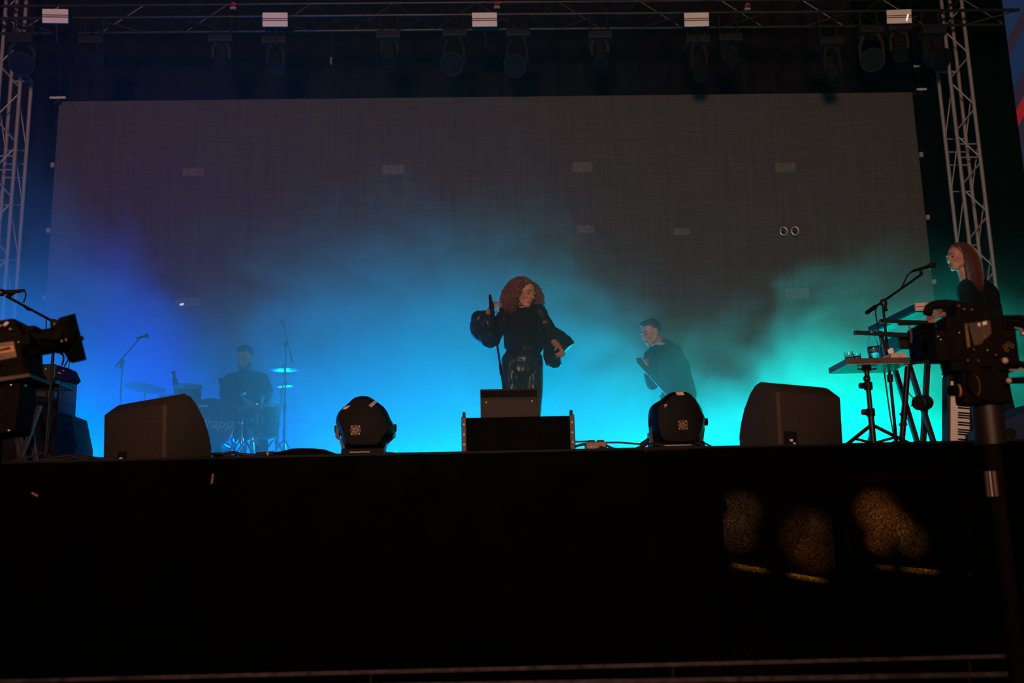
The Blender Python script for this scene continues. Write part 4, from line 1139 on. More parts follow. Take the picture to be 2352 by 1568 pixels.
def cymbal(label, c, r, tilt, roll, foot_x=None, legs=True, name='cymbal_stand', pole=True, second=None):
    M = Matrix.Rotation(tilt, 3, 'X') @ Matrix.Rotation(roll, 3, 'Y')
    fx = c.x if foot_x is None else foot_x
    t = thing(name, label, 'cymbal', (fx, c.y, RZ), group='cymbals on stands')
    prof = [(.004, .030), (.022, .026), (.035, .012), (r*.5, .004), (r, -.012), (r, -.0135), (r*.5, .002), (.035, .009), (.02, .022), (.004, .026)]
    MB().lathe(prof, c, M, 40).build('cymbal', m_cymbal, t, smooth=50)
    if second: MB().lathe(prof, c+V(0, 0, -second), M, 40).build('cymbal', m_cymbal, t, smooth=50)
    MB().cyl((c.x, c.y, c.z-.06), (c.x, c.y, c.z+.05), .006, n=8).build('spindle', M_CHROME, t, smooth=40)
    MB().cyl((c.x, c.y, c.z+.032), (c.x, c.y, c.z+.052), .014, n=10).build('wing_nut', M_CHROME, t, smooth=40)
    MB().cyl((fx, c.y, RZ+.10), (c.x, c.y, c.z-.05), .013, .009, 10).build('pole', M_CHROME, t, smooth=40)
    h = c.z-RZ
    for k_ in (.45, .75):
        q = V(fx, c.y, RZ).lerp(V(c.x, c.y, c.z), k_)
        MB().cyl(q, q+V(0, 0, .045), .020, n=12).build('collar', M_CHROME, t, smooth=40)
    for an in (215, 325, 90):
        d = V(math.cos(math.radians(an)), math.sin(math.radians(an)), 0)
        MB().cyl(V(fx, c.y, RZ+.36)+d*.012, V(fx, c.y, RZ+.012)+d*.27, .009, n=8).build('leg', M_CHROME, t, smooth=40)
    return t
cymbal('big crash cymbal at the left of the drum kit, tilted down to the right', at(333, 888, YD+.1), .205, -.12, .10)
cymbal('crash cymbal on the tall chrome stand right of the drummer, upper of two', at(653, 846, YD+.2), .155, .02, 0, foot_x=at(632, 1000, YD+.2).x)
cymbal('flat ride cymbal right of the drummer below the upper crash cymbal', at(655, 884, YD+.35), .10, .05, -.05)
cymbal('small pair of hi-hat cymbals in front of the floor tom', at(557, 948, YD-.2), .10, .22, .1, second=.022)
cymbal('low splash cymbal on a short stand in front of the floor tom', at(578, 975, YD-.25), .10, -.06, .0)
# chrome hardware in front of the kit
m_shiny = mat('bright_chrome_tube', (.85, .75, .72), .3, metal=.35, var=.05)
t = thing('drum_hardware', 'shiny slanting chrome stand leg in front of the drum kit', 'stand leg', at(590, 1025, YD-.35))
a, b = at(568, 982, YD-.3), at(596, 1022, YD-.35)
MB().cyl(a, b, .011, n=12).build('tube', m_shiny, t, smooth=40)
MB().cyl(a.lerp(b, .40), a.lerp(b, .52), .020, n=12).build('collar', m_shiny, t, smooth=40)
MB().cyl(a.lerp(b, .6), b, .016, n=12).build('lower_tube', m_shiny, t, smooth=40)
MB().cyl(at(600, 995, YD-.3), at(572, 1022, YD-.3), .008, n=10).build('brace', m_shiny, t, smooth=40)
MB().ell(b+V(-.01, 0, -.02), (.02, .02, .022)).build('foot', M_BLACK, t, smooth=60)
# music stand
pts = [(500, 868), (506, 867), (552, 866), (552, 908), (512, 908), (505, 890)]
pp = [P(*p, YD-.1) for p in pts]
t = thing('music_stand', 'black music stand tray in front of the drummer', 'music stand', (pp[0].x+.15, YD, RZ))
MB().loft([pp, [p+V(0, .02, .0) for p in pp]]).build('tray', M_BLACK, t, bevel=.003)
MB().boxlh((pp[4].x, YD-.15, pp[4].z-.005), (pp[3].x, YD-.08, pp[4].z+.004)).build('ledge', M_BLACK, t)
MB().cyl((pp[0].x+.18, YD-.04, RZ+.1), (pp[0].x+.18, YD-.04, pp[4].z+.05), .010, n=10).build('pole', M_BLACK, t, smooth=40)
for an in (200, 320, 80):
    d = V(math.cos(math.radians(an)), math.sin(math.radians(an)), 0)
    MB().cyl(V(pp[0].x+.18, YD-.04, RZ+.12), V(pp[0].x+.18, YD-.04, RZ+.01)+d*.2, .008, n=8).build('leg', M_BLACK, t, smooth=40)
# drum microphones
yy = YD-.4
f = at(282, 1010, yy); f.z = RZ; c = at(281, 832, yy); f.x = c.x
boom_stand('dim boom microphone stand left of the drum kit in the blue fog', f, c, at(322, 775, yy), at(265, 842, yy), (at(313, 777, yy), at(341, 770, yy)), r=.008)
yy = YD+.25
f = at(660, 1010, yy); f.z = RZ; c = at(657, 790, yy); f.x = c.x
boom_stand('tall dim microphone stand right of the drum kit in the fog', f, c, at(652, 748, yy), at(672, 832, yy), (at(655, 752, yy), at(646, 736, yy)), r=.008)
yy = YD+.1
c = at(402, 872, yy); f = V(c.x, yy, RZ)
boom_stand('short microphone stand above the drums at the left of the kit', f, c, at(400, 862, yy), at(408, 882, yy), (at(404, 876, yy), at(398, 852, yy)), r=.009)
# stool
# ------------------------------------------------------------------ video cameras in the pit
m_cam = mat('camera_black', (.007, .005, .0028), .8, spec=.05, var=.4, scale=40)
m_cambrown = mat('camera_side_panel', (.055, .030, .013), .55, var=.3, scale=20)
m_orange = mat('orange_label', (.50, .20, .08), .6, var=.2)
m_brass = mat('brass_trim', (.30, .18, .06), .35, metal=.6)
def Q(px, py, y): return P(px, py, y)
# --- right: body, lens pointing left, on a pan head and column
Y = 3.55; k = Y/F_PX
def bx(name, px0, py0, px1, py1, y0, y1, m, t, bevel=.006):
    a = P(px0, py1, Y); b = P(px1, py0, Y)
    return MB().boxlh((min(a.x, b.x), y0, a.z), (max(a.x, b.x), y1, b.z)).build(name, m, t, bevel=bevel)
base = P(2262, 1120, Y); base.z = 0
t = thing('video_camera', 'black video camera with its lens pointing left at the right edge of the photo', 'video camera', (base.x, Y+.1, P(2262, 830, Y).z))
q0, q1 = P(2204, 782, Y+.05), P(2132, 785, Y+.16)
MB().cyl(q0, q1, .050, n=28).build('lens_barrel', m_cam, t, smooth=40)
MB().cyl(P(2182, 782, Y+.09), P(2162, 783, Y+.09), .056, n=28).build('focus_ring', M_GRILLE, t, smooth=40)
a, b = P(2138, 786, Y+.14), P(2098, 790, Y+.28)
MB().loft([[a+V(0, sy*.055, sz*.055) for sy, sz in ((-1, -1), (1, -1), (1, 1), (-1, 1))], [b+V(0, sy*.045, sz*.062) for sy, sz in ((-1, -1), (1, -1), (1, 1), (-1, 1))],
           [b+V(.006, sy*.040, sz*.056) for sy, sz in ((-1, -1), (1, -1), (1, 1), (-1, 1))], [a+V(-.01, sy*.045, sz*.045) for sy, sz in ((-1, -1), (1, -1), (1, 1), (-1, 1))]]).build('lens_hood', m_cam, t)
MB().tube([P(2089, 768, Y+.01)+V(.006*math.cos(x_), 0, .030*math.sin(x_)) for x_ in [(-.5+k_/8)*PI for k_ in range(9)]], .0035, 6).build('hood_trim', m_brass, t, smooth=60)
bx('hood_arm', 2062, 742, 2150, 748, Y-.02, Y+.0, m_cam, t, .002)
bx('lens_drive', 2150, 758, 2212, 830, Y-.015, Y+.06, m_cam, t)
cb_ = bx('camera_body', 2184, 722, 2282, 842, Y, Y+.09, m_cam, t, .012)
mb = MB(); pp = [P(px, py, Y-.004) for px, py in ((2224, 742), (2256, 738), (2260, 782), (2254, 790), (2238, 793))]; mb.loft([pp, [p+V(0, .01, 0) for p in pp]]); mb.build('side_panel', m_cambrown, cb_)
mb = MB(); pp = [P(px, py, Y-.005) for px, py in ((2258, 737), (2274, 735), (2277, 765), (2264, 779))]; mb.loft([pp, [p+V(0, .01, 0) for p in pp]]); mb.build('side_panel', m_cambrown, cb_)
mb = MB(); pp = [P(px, py, Y-.004) for px, py in ((2216, 743), (2221, 742), (2229, 796), (2222, 798))]; mb.loft([pp, [p+V(0, .01, 0) for p in pp]]); mb.build('front_trim', m_brass, cb_)
mb = MB(); pp = [P(px, py, Y-.005) for px, py in ((2257, 739), (2260, 738), (2264, 777), (2260, 778))]; mb.loft([pp, [p+V(0, .01, 0) for p in pp]]); mb.build('panel_trim', m_brass, cb_)
mb = MB(); pp = [P(px, py, Y-.008) for px, py in ((2246, 742), (2251, 741), (2252, 748), (2247, 749))]; mb.loft([pp, [p+V(0, .008, 0) for p in pp]]); mb.build('sticker', M_WHITE, cb_)
mb = MB(); pp = [P(px, py, Y-.008) for px, py in ((2257, 739), (2266, 737), (2267, 744), (2258, 747))]; mb.loft([pp, [p+V(0, .008, 0) for p in pp]]); mb.build('sticker', M_WHITE, cb_)
bx('viewfinder', 2204, 690, 2285, 728, Y+.02, Y+.09, m_cam, t, .012)
MB().spline([P(2130, 722, Y+.07), P(2138, 704, Y+.07), P(2170, 698, Y+.07), P(2205, 702, Y+.07)], .017, 10).build('top_handle', m_cam, t, smooth=60)
for px, py in ((2202, 702), (2215, 710), (2232, 711)):
    MB().ell(P(px, py, Y+.0), (.005, .004, .004)).build('button', m_brass, t, smooth=60)
bx('battery_pack', 2278, 722, 2334, 836, Y+.01, Y+.10, m_cam, t, .01)
bx('rear_bracket', 2308, 722, 2352, 756, Y+.0, Y+.02, m_cam, t, .003)
for py in (728, 738, 746):
    MB().cyl(P(2314, py-2, Y-.01), P(2375, py+6, Y-.01), .004, n=8).build('cable', m_cam, t, smooth=40)
MB().cyl(P(2330, 752, Y-.012), P(2348, 756, Y-.012), .003, n=8).build('pale_rod', M_ALU, t, smooth=40)
MB().ell(P(2349, 766, Y-.01), (.010, .01, .009)).build('connector', mat('copper_connector', (.8, .45, .28), .3, metal=.7), t, smooth=60)
pp = [P(px, py, Y+.02) for px, py in ((2316, 792), (2340, 790), (2352, 858), (2322, 852))]
for px, py in ((2308, 796), (2316, 790), (2324, 794), (2312, 803)):
    MB().tube([P(px, py, Y-.0)+V(.006*math.cos(2*PI*k_/10), 0, .007*math.sin(2*PI*k_/10)) for k_ in range(10)], .002, 6, True).build('cable_ring', m_brass, t, smooth=60)
for px, py in ((2203, 764), (2155, 773), (2237, 803), (2268, 804), (2161, 780)):
    MB().ell(P(px, py, Y-.016), (.0045, .004, .0045)).build('bolt', M_CHROME, t, smooth=60)
MB().lathe([(.0, 0), (.014, 0), (.016, .006), (.014, .012), (0, .012)], P(2203, 764, Y-.002), frame((0, -1, 0)), 20).build('dial', m_cam, t, smooth=40)
mb = MB()
for o_ in (0, 8):
    mb.spline([P(2156+o_, 792, Y+.0), P(2157+o_, 808, Y+.0), P(2165+o_, 820, Y+.02), P(2185+o_, 832, Y+.04)], .004, 6)
mb.build('lens_cable', M_CABLE, t, smooth=60)
# pan head and column
t = thing('camera_pedestal', 'black pan head and column under the video camera at the right edge', 'camera support', (base.x, Y+.1, 0))
bx('tilt_plate', 2188, 830, 2342, 852, Y, Y+.09, m_cam, t, .008)
c = P(2238, 888, Y+.09)
MB().cyl((c.x, Y+.0, c.z), (c.x, Y+.10, c.z), .064, n=32).build('tilt_drum', m_cam, t, bevel=.006)
bx('pan_block', 2222, 846, 2325, 925, Y+.02, Y+.10, m_cam, t, .014)
MB().cyl(P(2200, 897, Y+.0), P(2184, 897, Y-.01), .020, n=20).build('drag_knob', m_cam, t, bevel=.003)
MB().tube([P(2202, 897, Y-.005)+V(0, .017*math.cos(2*PI*k_/16), .020*math.sin(2*PI*k_/16)) for k_ in range(16)], .003, 6, True).build('knob_ring', m_orange, t, smooth=60)
for px, py, r in ((2308, 828, .0115), (2317, 874, .010)):
    MB().ell(P(px, py, Y-.02), r).build('ball_knob', mat('pinkish_ball_knob', (.55, .36, .33), .25), t, smooth=60)
    MB().cyl(P(px+2, py, Y-.015), P(px+60, py+14 if py < 850 else py-2, Y-.02), .011, .013, 12).build('pan_bar', m_cam, t, smooth=40)
MB().cyl(P(2318, 850, Y-.012), P(2352, 849, Y-.012), .004, n=8).build('lever', M_ALU, t, smooth=40)
for px, py in ((2223, 827), (2287, 815), (2247, 828)):
    MB().ell(P(px, py, Y-.012), (.004, .004, .004)).build('bolt', m_brass, t, smooth=60)
MB().tube([P(2240, 885, Y-.004)+V(.016*math.cos(x_), 0, .036*math.sin(x_)) for x_ in [(-.45+k_/10*.9)*PI for k_ in range(11)]], .0022, 6).build('drum_rim', m_brass, t, smooth=60)
cz = P(2262, 912, Y+.1)
MB().lathe([(.045, -.012), (.062, -.006), (.062, .018), (.050, .026)], cz, None, 28).build('bowl', m_cam, t, smooth=40)
MB().lathe([(.040, 0), (.045, .004), (.045, .012)], cz+V(0, 0, -.03), None, 28).build('bowl_ring', m_brass, t, smooth=40)
MB().cyl((cz.x+.004, Y+.1, P(2262, 1022, Y+.1).z), (cz.x+.004, Y+.1, cz.z-.02), .052, n=28).build('upper_column', mat('bronze_column', (.022, .013, .008), .5, metal=.3), t, smooth=40)
MB().cyl((cz.x+.004, Y+.1, .25), (cz.x+.004, Y+.1, P(2262, 1022, Y+.1).z), .030, n=20).build('lower_column', m_cam, t, smooth=40)
q = P(2271, 1082, Y+.05)
for dx, m_ in ((-.012, m_cambrown), (0, M_WHITE), (.014, mat('painted_red_light_tube', (.10, .035, .025), .4))):  # reddish light on the lower column put into the tube colours
    w_ = .010 if m_ is not M_WHITE else .0025
    MB().cyl((q.x+dx, Y+.045, P(2278, 1140, Y+.05).z), (q.x+dx, Y+.045, q.z), w_, n=10).build('side_tube', m_, t, smooth=40)
for an in (210, 330, 90):
    d = V(math.cos(math.radians(an)), math.sin(math.radians(an)), 0)
    MB().beam(V(cz.x, Y+.1, .55)+d*.03, V(cz.x, Y+.1, .015)+d*.42, .03, .03).build('leg', m_cam, t)

# --- left: camera tilted, lens pointing up to the right
Y = 3.5
an = math.radians(11)
t = thing('video_camera', 'black video camera with orange label and flared hood pointing right, at the left edge', 'video camera', (P(10, 880, Y).x, Y+.1, P(10, 880, Y).z))
def poly(name, pts, m, dy0, dy1, bevel=.004, par=None):
    pp = [P(px, py, Y) for px, py in pts]
    return MB().loft([[p+V(0, dy0, 0) for p in pp], [p+V(0, dy1, 0) for p in pp]]).build(name, m, par or t, bevel=bevel)
q0, q1 = P(52, 795, Y+.06), P(150, 776, Y+.18)
MB().lathe([(.050, 0), (.052, .03), (.045, .05), (.045, .12), (.050, .125), (.052, .16)], q0, frame(q1-q0), 28).build('lens_barrel', m_cam, t, smooth=40)
ax_ = (q1-q0).normalized(); up_ = frame(ax_).col[1].copy(); sd_ = frame(ax_).col[0].copy()
if up_.z < 0: up_ = -up_
up_ = V(0, 0, 1)-ax_*ax_.z; up_.normalize(); sd_ = ax_.cross(up_)
def sq(c, h, w_): return [c+up_*h*a_+sd_*w_*b_ for a_, b_ in ((-1, -1), (-1, 1), (1, 1), (1, -1))]
c0, c1 = P(152, 777, Y+.16), P(169, 777, Y+.24)
MB().loft([sq(c0, .050, .035), sq(c0.lerp(c1, .45), .078, .040), sq(c1, .086, .048), sq(c1, .078, .042), sq(c0, .04, .03)]).build('lens_hood', m_cam, t)
MB().beam(P(172, 780, Y+.2), P(191, 776, Y+.2), .014, .014).build('hood_tab', m_cam, t)
cb_ = poly('camera_body', [(-40, 740), (30, 728), (48, 760), (52, 838), (-40, 862)], m_cam, 0, .18, .012)
poly('side_panel', [(-40, 793), (33, 784), (40, 820), (-40, 836)], mat('amber_brown_panel', (.16, .085, .035), .6, var=.3, scale=25), -.006, .004, .002, cb_)
poly('orange_label', [(-20, 801), (34, 794), (38, 808), (-20, 816)], m_orange, -.010, -.004, .001, cb_)
poly('label_slot', [(2, 804), (26, 798), (28, 803), (2, 808)], M_GRILLE, -.013, -.008, .0, cb_)
poly('top_handle', [(-30, 740), (10, 727), (52, 741), (68, 740), (72, 748), (50, 757), (-30, 764)], m_cam, .04, .13, .006)
poly('lens_drive', [(50, 772), (70, 768), (76, 790), (56, 797)], m_cam, -.02, .02, .004)
poly('hood_support', [(60, 764), (92, 755), (128, 752), (131, 768), (118, 775), (92, 771), (66, 778)], m_cam, .04, .07, .003)
poly('lower_housing', [(-40, 836), (48, 828), (66, 850), (64, 868), (-40, 888)], m_cambrown if False else m_cam, .0, .16, .01)
poly('pan_plate', [(-40, 872), (70, 858), (70, 866), (-40, 884)], m_cambrown, -.01, .17, .003)
for px, py, m_ in ((12, 746, mat('pinkish_knob', (.8, .5, .4), .4)), (16, 742, M_WHITE), (2, 748, m_brass), (64, 784, M_CHROME), (42, 786, M_CHROME), (24, 756, m_brass)):
    MB().ell(P(px, py, Y-.014), (.007, .006, .005) if m_ is not M_CHROME else .003).build('button', m_, t, smooth=60)
for px, py in ((142, 783), (152, 780)):
    MB().ell(P(px, py, Y+.04), (.004, .004, .006)).build('button', m_brass, t, smooth=60)
t = thing('camera_pedestal', 'black pan head and column under the video camera at the left edge', 'camera support', (P(-20, 1100, Y).x, Y+.1, 0))
poly('pan_block', [(-60, 880), (42, 876), (36, 930), (26, 990), (-60, 1000)], m_cam, .02, .16, .012)
q = P(-30, 1000, Y+.09)
MB().cyl((q.x, Y+.09, .25), (q.x, Y+.09, q.z), .05, n=24).build('column', m_cam, t, smooth=40)
for an in (210, 330, 90):
    d = V(math.cos(math.radians(an)), math.sin(math.radians(an)), 0)
    MB().beam(V(q.x, Y+.09, .6)+d*.03, V(q.x, Y+.09, .015)+d*.42, .03, .03).build('leg', m_cam, t)
for px, py, s in ((20, 1000-12, 1), (26, 884, 1), (60, 886, .6)):
    MB().ell(P(px, py, Y-.0), (.006*s, .005, .004)).build('bolt', M_CHROME, t, smooth=60)
# ------------------------------------------------------------------ people
def rot_axis(v, ax, a): return Matrix.Rotation(a, 3, ax) @ v
def head_matrix(yaw, pitch, roll=0.0):
    return rotz(yaw) @ Matrix.Rotation(pitch, 3, 'X') @ Matrix.Rotation(roll, 3, 'Y')

def add_head(mb, c, R, s, male=False):
    L = lambda x, y, z: c + R @ V(x*s, y*s, z*s)
    E = lambda p, r: mb.ell(L(*p), [q*s for q in r], R, 20, 14)
    E((0, .014, .036), (.076, .094, .084))
    E((0, -.020, -.020), (.062, .066, .080))
    E((0, -.028, -.060), (.050, .054, .052))
    E((0, -.062, -.096), (.024 if not male else .030, .022, .020))
    mb.cap(L(-.048, .0, -.05), L(-.016, -.055, -.098), .026*s, .020*s); mb.cap(L(.048, .0, -.05), L(.016, -.055, -.098), .026*s, .020*s)
    for k in (-1, 1):
        E((k*.038, -.060, -.024), (.024, .022, .020))
        E((k*.078, .012, -.008), (.010, .022, .032))
        E((k*.031, -.076, .002), (.016, .010, .011))
        E((k*.010, -.094, -.032), (.010, .012, .009))
    mb.cap(L(-.034, -.080, .022), L(.034, -.080, .022), .012*s)
    mb.cap(L(0, -.086, .012), L(0, -.108, -.026), .009*s, .0125*s)
    mb.cap(L(-.016, -.086, -.060), L(.016, -.086, -.060), .008*s); mb.cap(L(-.013, -.084, -.073), L(.013, -.084, -.073), .009*s)

def face_parts(c, R, s, parent, m_brow, mouth_open=0.0, closed=False):
    L = lambda x, y, z: c + R @ V(x*s, y*s, z*s)
    for k in (-1, 1):
        MB().ell(L(k*.031, -.080, .001), [.0135*s, .0085*s, .0065*s], R).build('eye', M_DARKEYE, parent, smooth=60)
        MB().spline([L(k*.012, -.0935, .020), L(k*.030, -.0925, .026), L(k*.048, -.080, .019)], .0034*s, 6).build('eyebrow', m_brow, parent, smooth=60)
    mb = MB()
    mb.spline([L(-.023, -.083, -.064), L(-.008, -.094, -.060), L(0, -.095, -.062), L(.008, -.094, -.060), L(.023, -.083, -.064)], .0042*s, 6)
    mb.spline([L(-.021, -.083, -.067-mouth_open*.4), L(0, -.093, -.074-mouth_open), L(.021, -.083, -.067-mouth_open*.4)], .0050*s, 6)
    mb.build('lips', M_LIP, parent, smooth=60)
    if mouth_open:
        MB().ell(L(0, -.088, -.067-mouth_open*.5), [.014*s, .008*s, .004*s+mouth_open*.5], R).build('mouth', M_DARKEYE, parent, smooth=60)

def add_hand(mb, w, d, n, th, curl, s=1.0, spread=1.0):
    """w wrist, d towards the fingers, n out of the palm, th towards the thumb"""
    d = Vector(d).normalized(); n = Vector(n); n = (n-d*n.dot(d)).normalized(); th_ = d.cross(n)
    if th_.dot(Vector(th)) < 0: th_ = -th_
    A = d.cross(n)  # rotation axis turning d into n
    offs = (.030, .010, -.010, -.028); lens = ((.042, .026, .020), (.046, .030, .021), (.043, .028, .020), (.034, .021, .018))
    for i in range(4):
        b = w + d*(.088-.006*abs(i-1))*s + th_*offs[i]*s
        mb.cap(w+d*.012*s+th_*offs[i]*.55*s, b, .0165*s, .0125*s)
        dd = (d+th_*offs[i]*1.6*spread).normalized(); p = b
        for j in range(3):
            dd = Matrix.Rotation(curl[j]*(1+.12*(i-1)), 3, A) @ dd
            q = p+dd*lens[i][j]*s; mb.cap(p, q, (.0098-.001*j)*s, (.0092-.0012*j)*s, 10); p = q
    p = w+d*.022*s+th_*.024*s; dd = (th_*.75+d*.62+n*.25).normalized()
    mb.cap(w+d*.012*s+th_*.008*s, p, .018*s, .015*s)
    for j, ln in enumerate((.040, .032, .026)):
        q = p+dd*ln*s; mb.cap(p, q, (.0135-.0015*j)*s, (.012-.0018*j)*s, 10); p = q
        dd = (dd*1.0+n*.35*(curl[1])+d*.12-th_*.25*curl[1]).normalized()

def add_torso(mb, J, g=0.0, w=1.0):
    sp = (J['neck']-J['pelvis']).normalized(); x = (J['shb']-J['sha']); x = (x-sp*x.dot(sp)).normalized(); y = sp.cross(x)
    M = Matrix((x, y, sp)).transposed()
    at_ = lambda t: J['pelvis'].lerp(J['neck'], t)
    mb.ell(at_(.02), ((.165+g)*w, .115+g, .12), M, 20, 12)
    mb.ell(at_(.28), ((.135+g)*w, .095+g, .14), M, 20, 12)
    mb.ell(at_(.58), ((.152+g)*w, .108+g, .16), M, 20, 12)
    mb.ell(at_(.78), ((.155+g)*w, .098+g, .11), M, 20, 12)
    mb.cap(J['sha'], at_(.90), .050+g, .065+g); mb.cap(J['shb'], at_(.90), .050+g, .065+g)
    mb.cap(J['sha'], at_(.72), .052+g, .09+g); mb.cap(J['shb'], at_(.72), .052+g, .09+g)

def add_limbs(mb, J, arms=True, legs=True, ga=0.0, gl=0.0):
    for k in 'ab':
        if arms: mb.limb([J['sh'+k], J['el'+k], J['wr'+k]], [.046+ga, .037+ga, .025+ga])
        if legs:
            mb.limb([J['hip'+k], J['kn'+k], J['an'+k]], [.082+gl, .054+gl, .037+gl])
            mb.cap(J['an'+k]+V(0, .02, -.03), J['toe'+k], .034, .026)

def hair_strands(c, R, s, n, length, wave, r0, spread, seed, fringe=-.035, part=0.0, face=.060, fall=.5, ymin=None, skip=None):
    """strands that leave the scalp along its surface, then hang"""
    rnd = random.Random(seed); mb = MB()
    L = lambda p: c + R @ (p*s)
    C0 = V(0, .014, .036); rad = V(.082, .100, .092)
    cnt = 0
    down = R.inverted() @ V(0, 0, -1)
    while cnt < n:
        a = rnd.uniform(0, 2*PI); zz = rnd.uniform(-.55, .98)
        rr = math.sqrt(max(0, 1-zz*zz)); nrm = V(rr*math.cos(a), rr*math.sin(a), zz)
        p = C0+V(nrm.x*rad.x, nrm.y*rad.y, nrm.z*rad.z)
        if p.y < fringe and p.z < .102: continue
        if p.y < .004 and p.z < .045: continue
        if skip is not None and skip(p): continue
        cnt += 1
        side = 1 if (p.x-part) >= 0 else -1
        ph = rnd.uniform(0, 6.28); st = 12
        tail = c.z+(R @ p).z*s
        ln = length*rnd.uniform(.82, 1.08)+max(0, p.z)*1.1
        flow = (down+V(side*.75*max(0, nrm.z), .55*max(0, nrm.z), 0)).normalized()
        tang = (flow-nrm*flow.dot(nrm))
        d = (tang.normalized()+nrm*.18*spread) if tang.length > .05 else V(side, .5, 0)
        d.normalize(); q = p.copy(); pts = [p]; lift = rnd.uniform(.2, 1.0)*spread
        for k in range(1, st):
            f = k/(st-1)
            d = (d*(1-fall*f)+down*fall*(.25+f)+V(side*.10*spread*(1-f), .03*spread, 0)).normalized()
            q = q + d*ln/(st-1)
            g = 1.06+.16*lift*min(1, 2*f)
            w_ = q-C0; e = V(w_.x/(rad.x*g), w_.y/(rad.y*g), w_.z/(rad.z*g))
            if e.length < 1.0: q = C0+V(w_.x, w_.y, w_.z)/max(.3, e.length)
            if q.y < -.02 and abs(q.x) < face and q.z < .045: q.x = side*face
            if ymin is not None and q.z < .10 and q.y < ymin: q.y = ymin
            if q.z < -.11 and abs(q.x) < .05 and q.y < .07: q.y = .07 if q.y > .0 else q.y
            amp = wave*min(1, k/3)
            pts.append(q+V(amp*math.sin(ph+k*1.25), amp*math.cos(ph*1.7+k*1.1), amp*.3*math.sin(k+ph)))
        rs = [r0*(1-.72*(k/(st-1))**2) for k in range(st)]
        mb.tube([L(x) for x in pts], [x*s for x in rs], 5)
    return mb

# ---- singer at the centre
YS_ = 8.5
def B(px, py, y=YS_): return P(px, py, y)
m_red = mat('auburn_hair', (.13, .034, .022), .55, var=.35, scale=40)
m_vinyl = mat('black_vinyl', (.007, .007, .009), .36, spec=.35, var=.2)
m_satin = mat('black_satin_top', (.004, .004, .006), .75, spec=.12, var=.2)
t = thing('person', 'singer with wavy auburn hair in black top and shiny trousers, holding a microphone', 'person', V(B(1203, 900).x, YS_, DECK), group=None)
hips = B(1200, 822)
J = dict(pelvis=B(1201, 815), neck=B(1199, 712), sha=B(1164, 716), shb=B(1237, 714, 8.52),
         ela=B(1122, 778, 8.42), wra=B(1122, 718, 8.26), elb=B(1266, 778, 8.46), wrb=B(1285, 799, 8.29),
         hipa=B(1179, 834), hipb=B(1222, 834), kna=B(1177, 965, 8.46), knb=B(1224, 962, 8.46), ana=B(1176, 1090, 8.5), anb=B(1228, 1090, 8.5))
for k in 'ab':
    J['an'+k].z = DECK+.10; J['toe'+k] = J['an'+k]+V(-.02 if k == 'a' else .03, -.16, -.07)
hc = B(1206, 675, 8.46); HR = head_matrix(math.radians(38), math.radians(13), math.radians(4)); hs = .98
mb = MB(); add_torso(mb, J, -.010, .78); add_limbs(mb, J, gl=-.016)
add_head(mb, hc, HR, hs)
mb.cap(J['neck']+V(0, .0, -.02), hc+HR @ V(0, .02, -.07), .050, .048)
add_hand(mb, J['wra'], B(1135, 692, 8.18)-J['wra'], (.8, -.1, .2), (.2, -.9, .3), (.75, 1.0, .8))
add_hand(mb, J['wrb'], B(1300, 815, 8.19)-J['wrb'], (-.5, -.2, -.6), (.3, -.6, .5), (1.0, 1.2, .9), .95)
bd_ = organic('body', mb, M_SKIN, t, .0065, 3)
face_parts(hc, HR, hs, bd_, m_red)
hm = hair_strands(hc, HR, hs, 950, .19, .015, .0042, 1.9, 11, fringe=-.030, part=.02, face=.066, ymin=-.045)
# fullness behind and beside the face
L = lambda x, y, z: hc + HR @ V(x, y, z)
hm.ell(L(0, .035, .035), (.088, .10, .098), HR, 20, 12); hm.ell(L(-.070, .055, -.045), (.045, .060, .085), HR); hm.ell(L(.072, .050, -.035), (.036, .055, .080), HR); hm.ell(L(0, .075, -.05), (.075, .055, .085), HR)
hm.build('hair', m_red, t, smooth=70)
# top with balloon sleeves
mb = MB(); add_torso(mb, J, .006, .84)
mb.cap(J['sha'], J['shb'], .052)
organic('top', mb, m_satin, t, .010, 5, .004, 7)
def ringpts(c, d, r, n=20, sx=1.0, sy=1.0):
    M = frame(d, (0, 1, 0)); return [c + M @ V(r*sx*math.cos(2*PI*k/n), r*sy*math.sin(2*PI*k/n), 0) for k in range(n)]
mb = MB(); d1 = J['ela']-J['sha']
mb.limb([J['sha']+V(0, 0, .005), B(1150, 740, 8.45), B(1130, 762, 8.42)], [.058, .062, .09])
mb.ell(B(1113, 748, 8.38), (.118, .11, .125)); mb.ell(B(1123, 768, 8.38), (.100, .11, .108)); mb.ell(B(1103, 734, 8.36), (.078, .09, .072)); mb.ell(B(1132, 777, 8.40), (.062, .08, .072)); mb.ell(B(1098, 758, 8.38), (.06, .08, .08)); mb.ell(B(1119, 742, 8.30), (.075, .07, .085))
organic('sleeve', mb, m_vinyl, t, .008, 3, .012, 10)
mb = MB(); ax_ = B(1298, 805)-B(1258, 760)
mb.limb([J['shb']+V(0, 0, .002), B(1254, 745, 8.5), B(1264, 768, 8.48)], [.058, .062, .072])
mb.loft([ringpts(B(1258, 760, 8.48), ax_, .060), ringpts(B(1270, 778, 8.47), ax_, .105, sy=.85), ringpts(B(1278, 799, 8.45), ax_, .140, sy=.75), ringpts(B(1287, 812, 8.42), ax_, .152, sy=.7), ringpts(B(1289, 814, 8.42), ax_, .142, sy=.7)])
mb.ell(B(1273, 828, 8.45), (.055, .07, .062)); mb.ell(B(1279, 834, 8.44), (.042, .05, .035)); mb.ell(B(1305, 781, 8.44), (.045, .06, .03), Matrix.Rotation(.6, 3, 'Y'))
organic('sleeve', mb, m_vinyl, t, .008, 2, .010, 11)
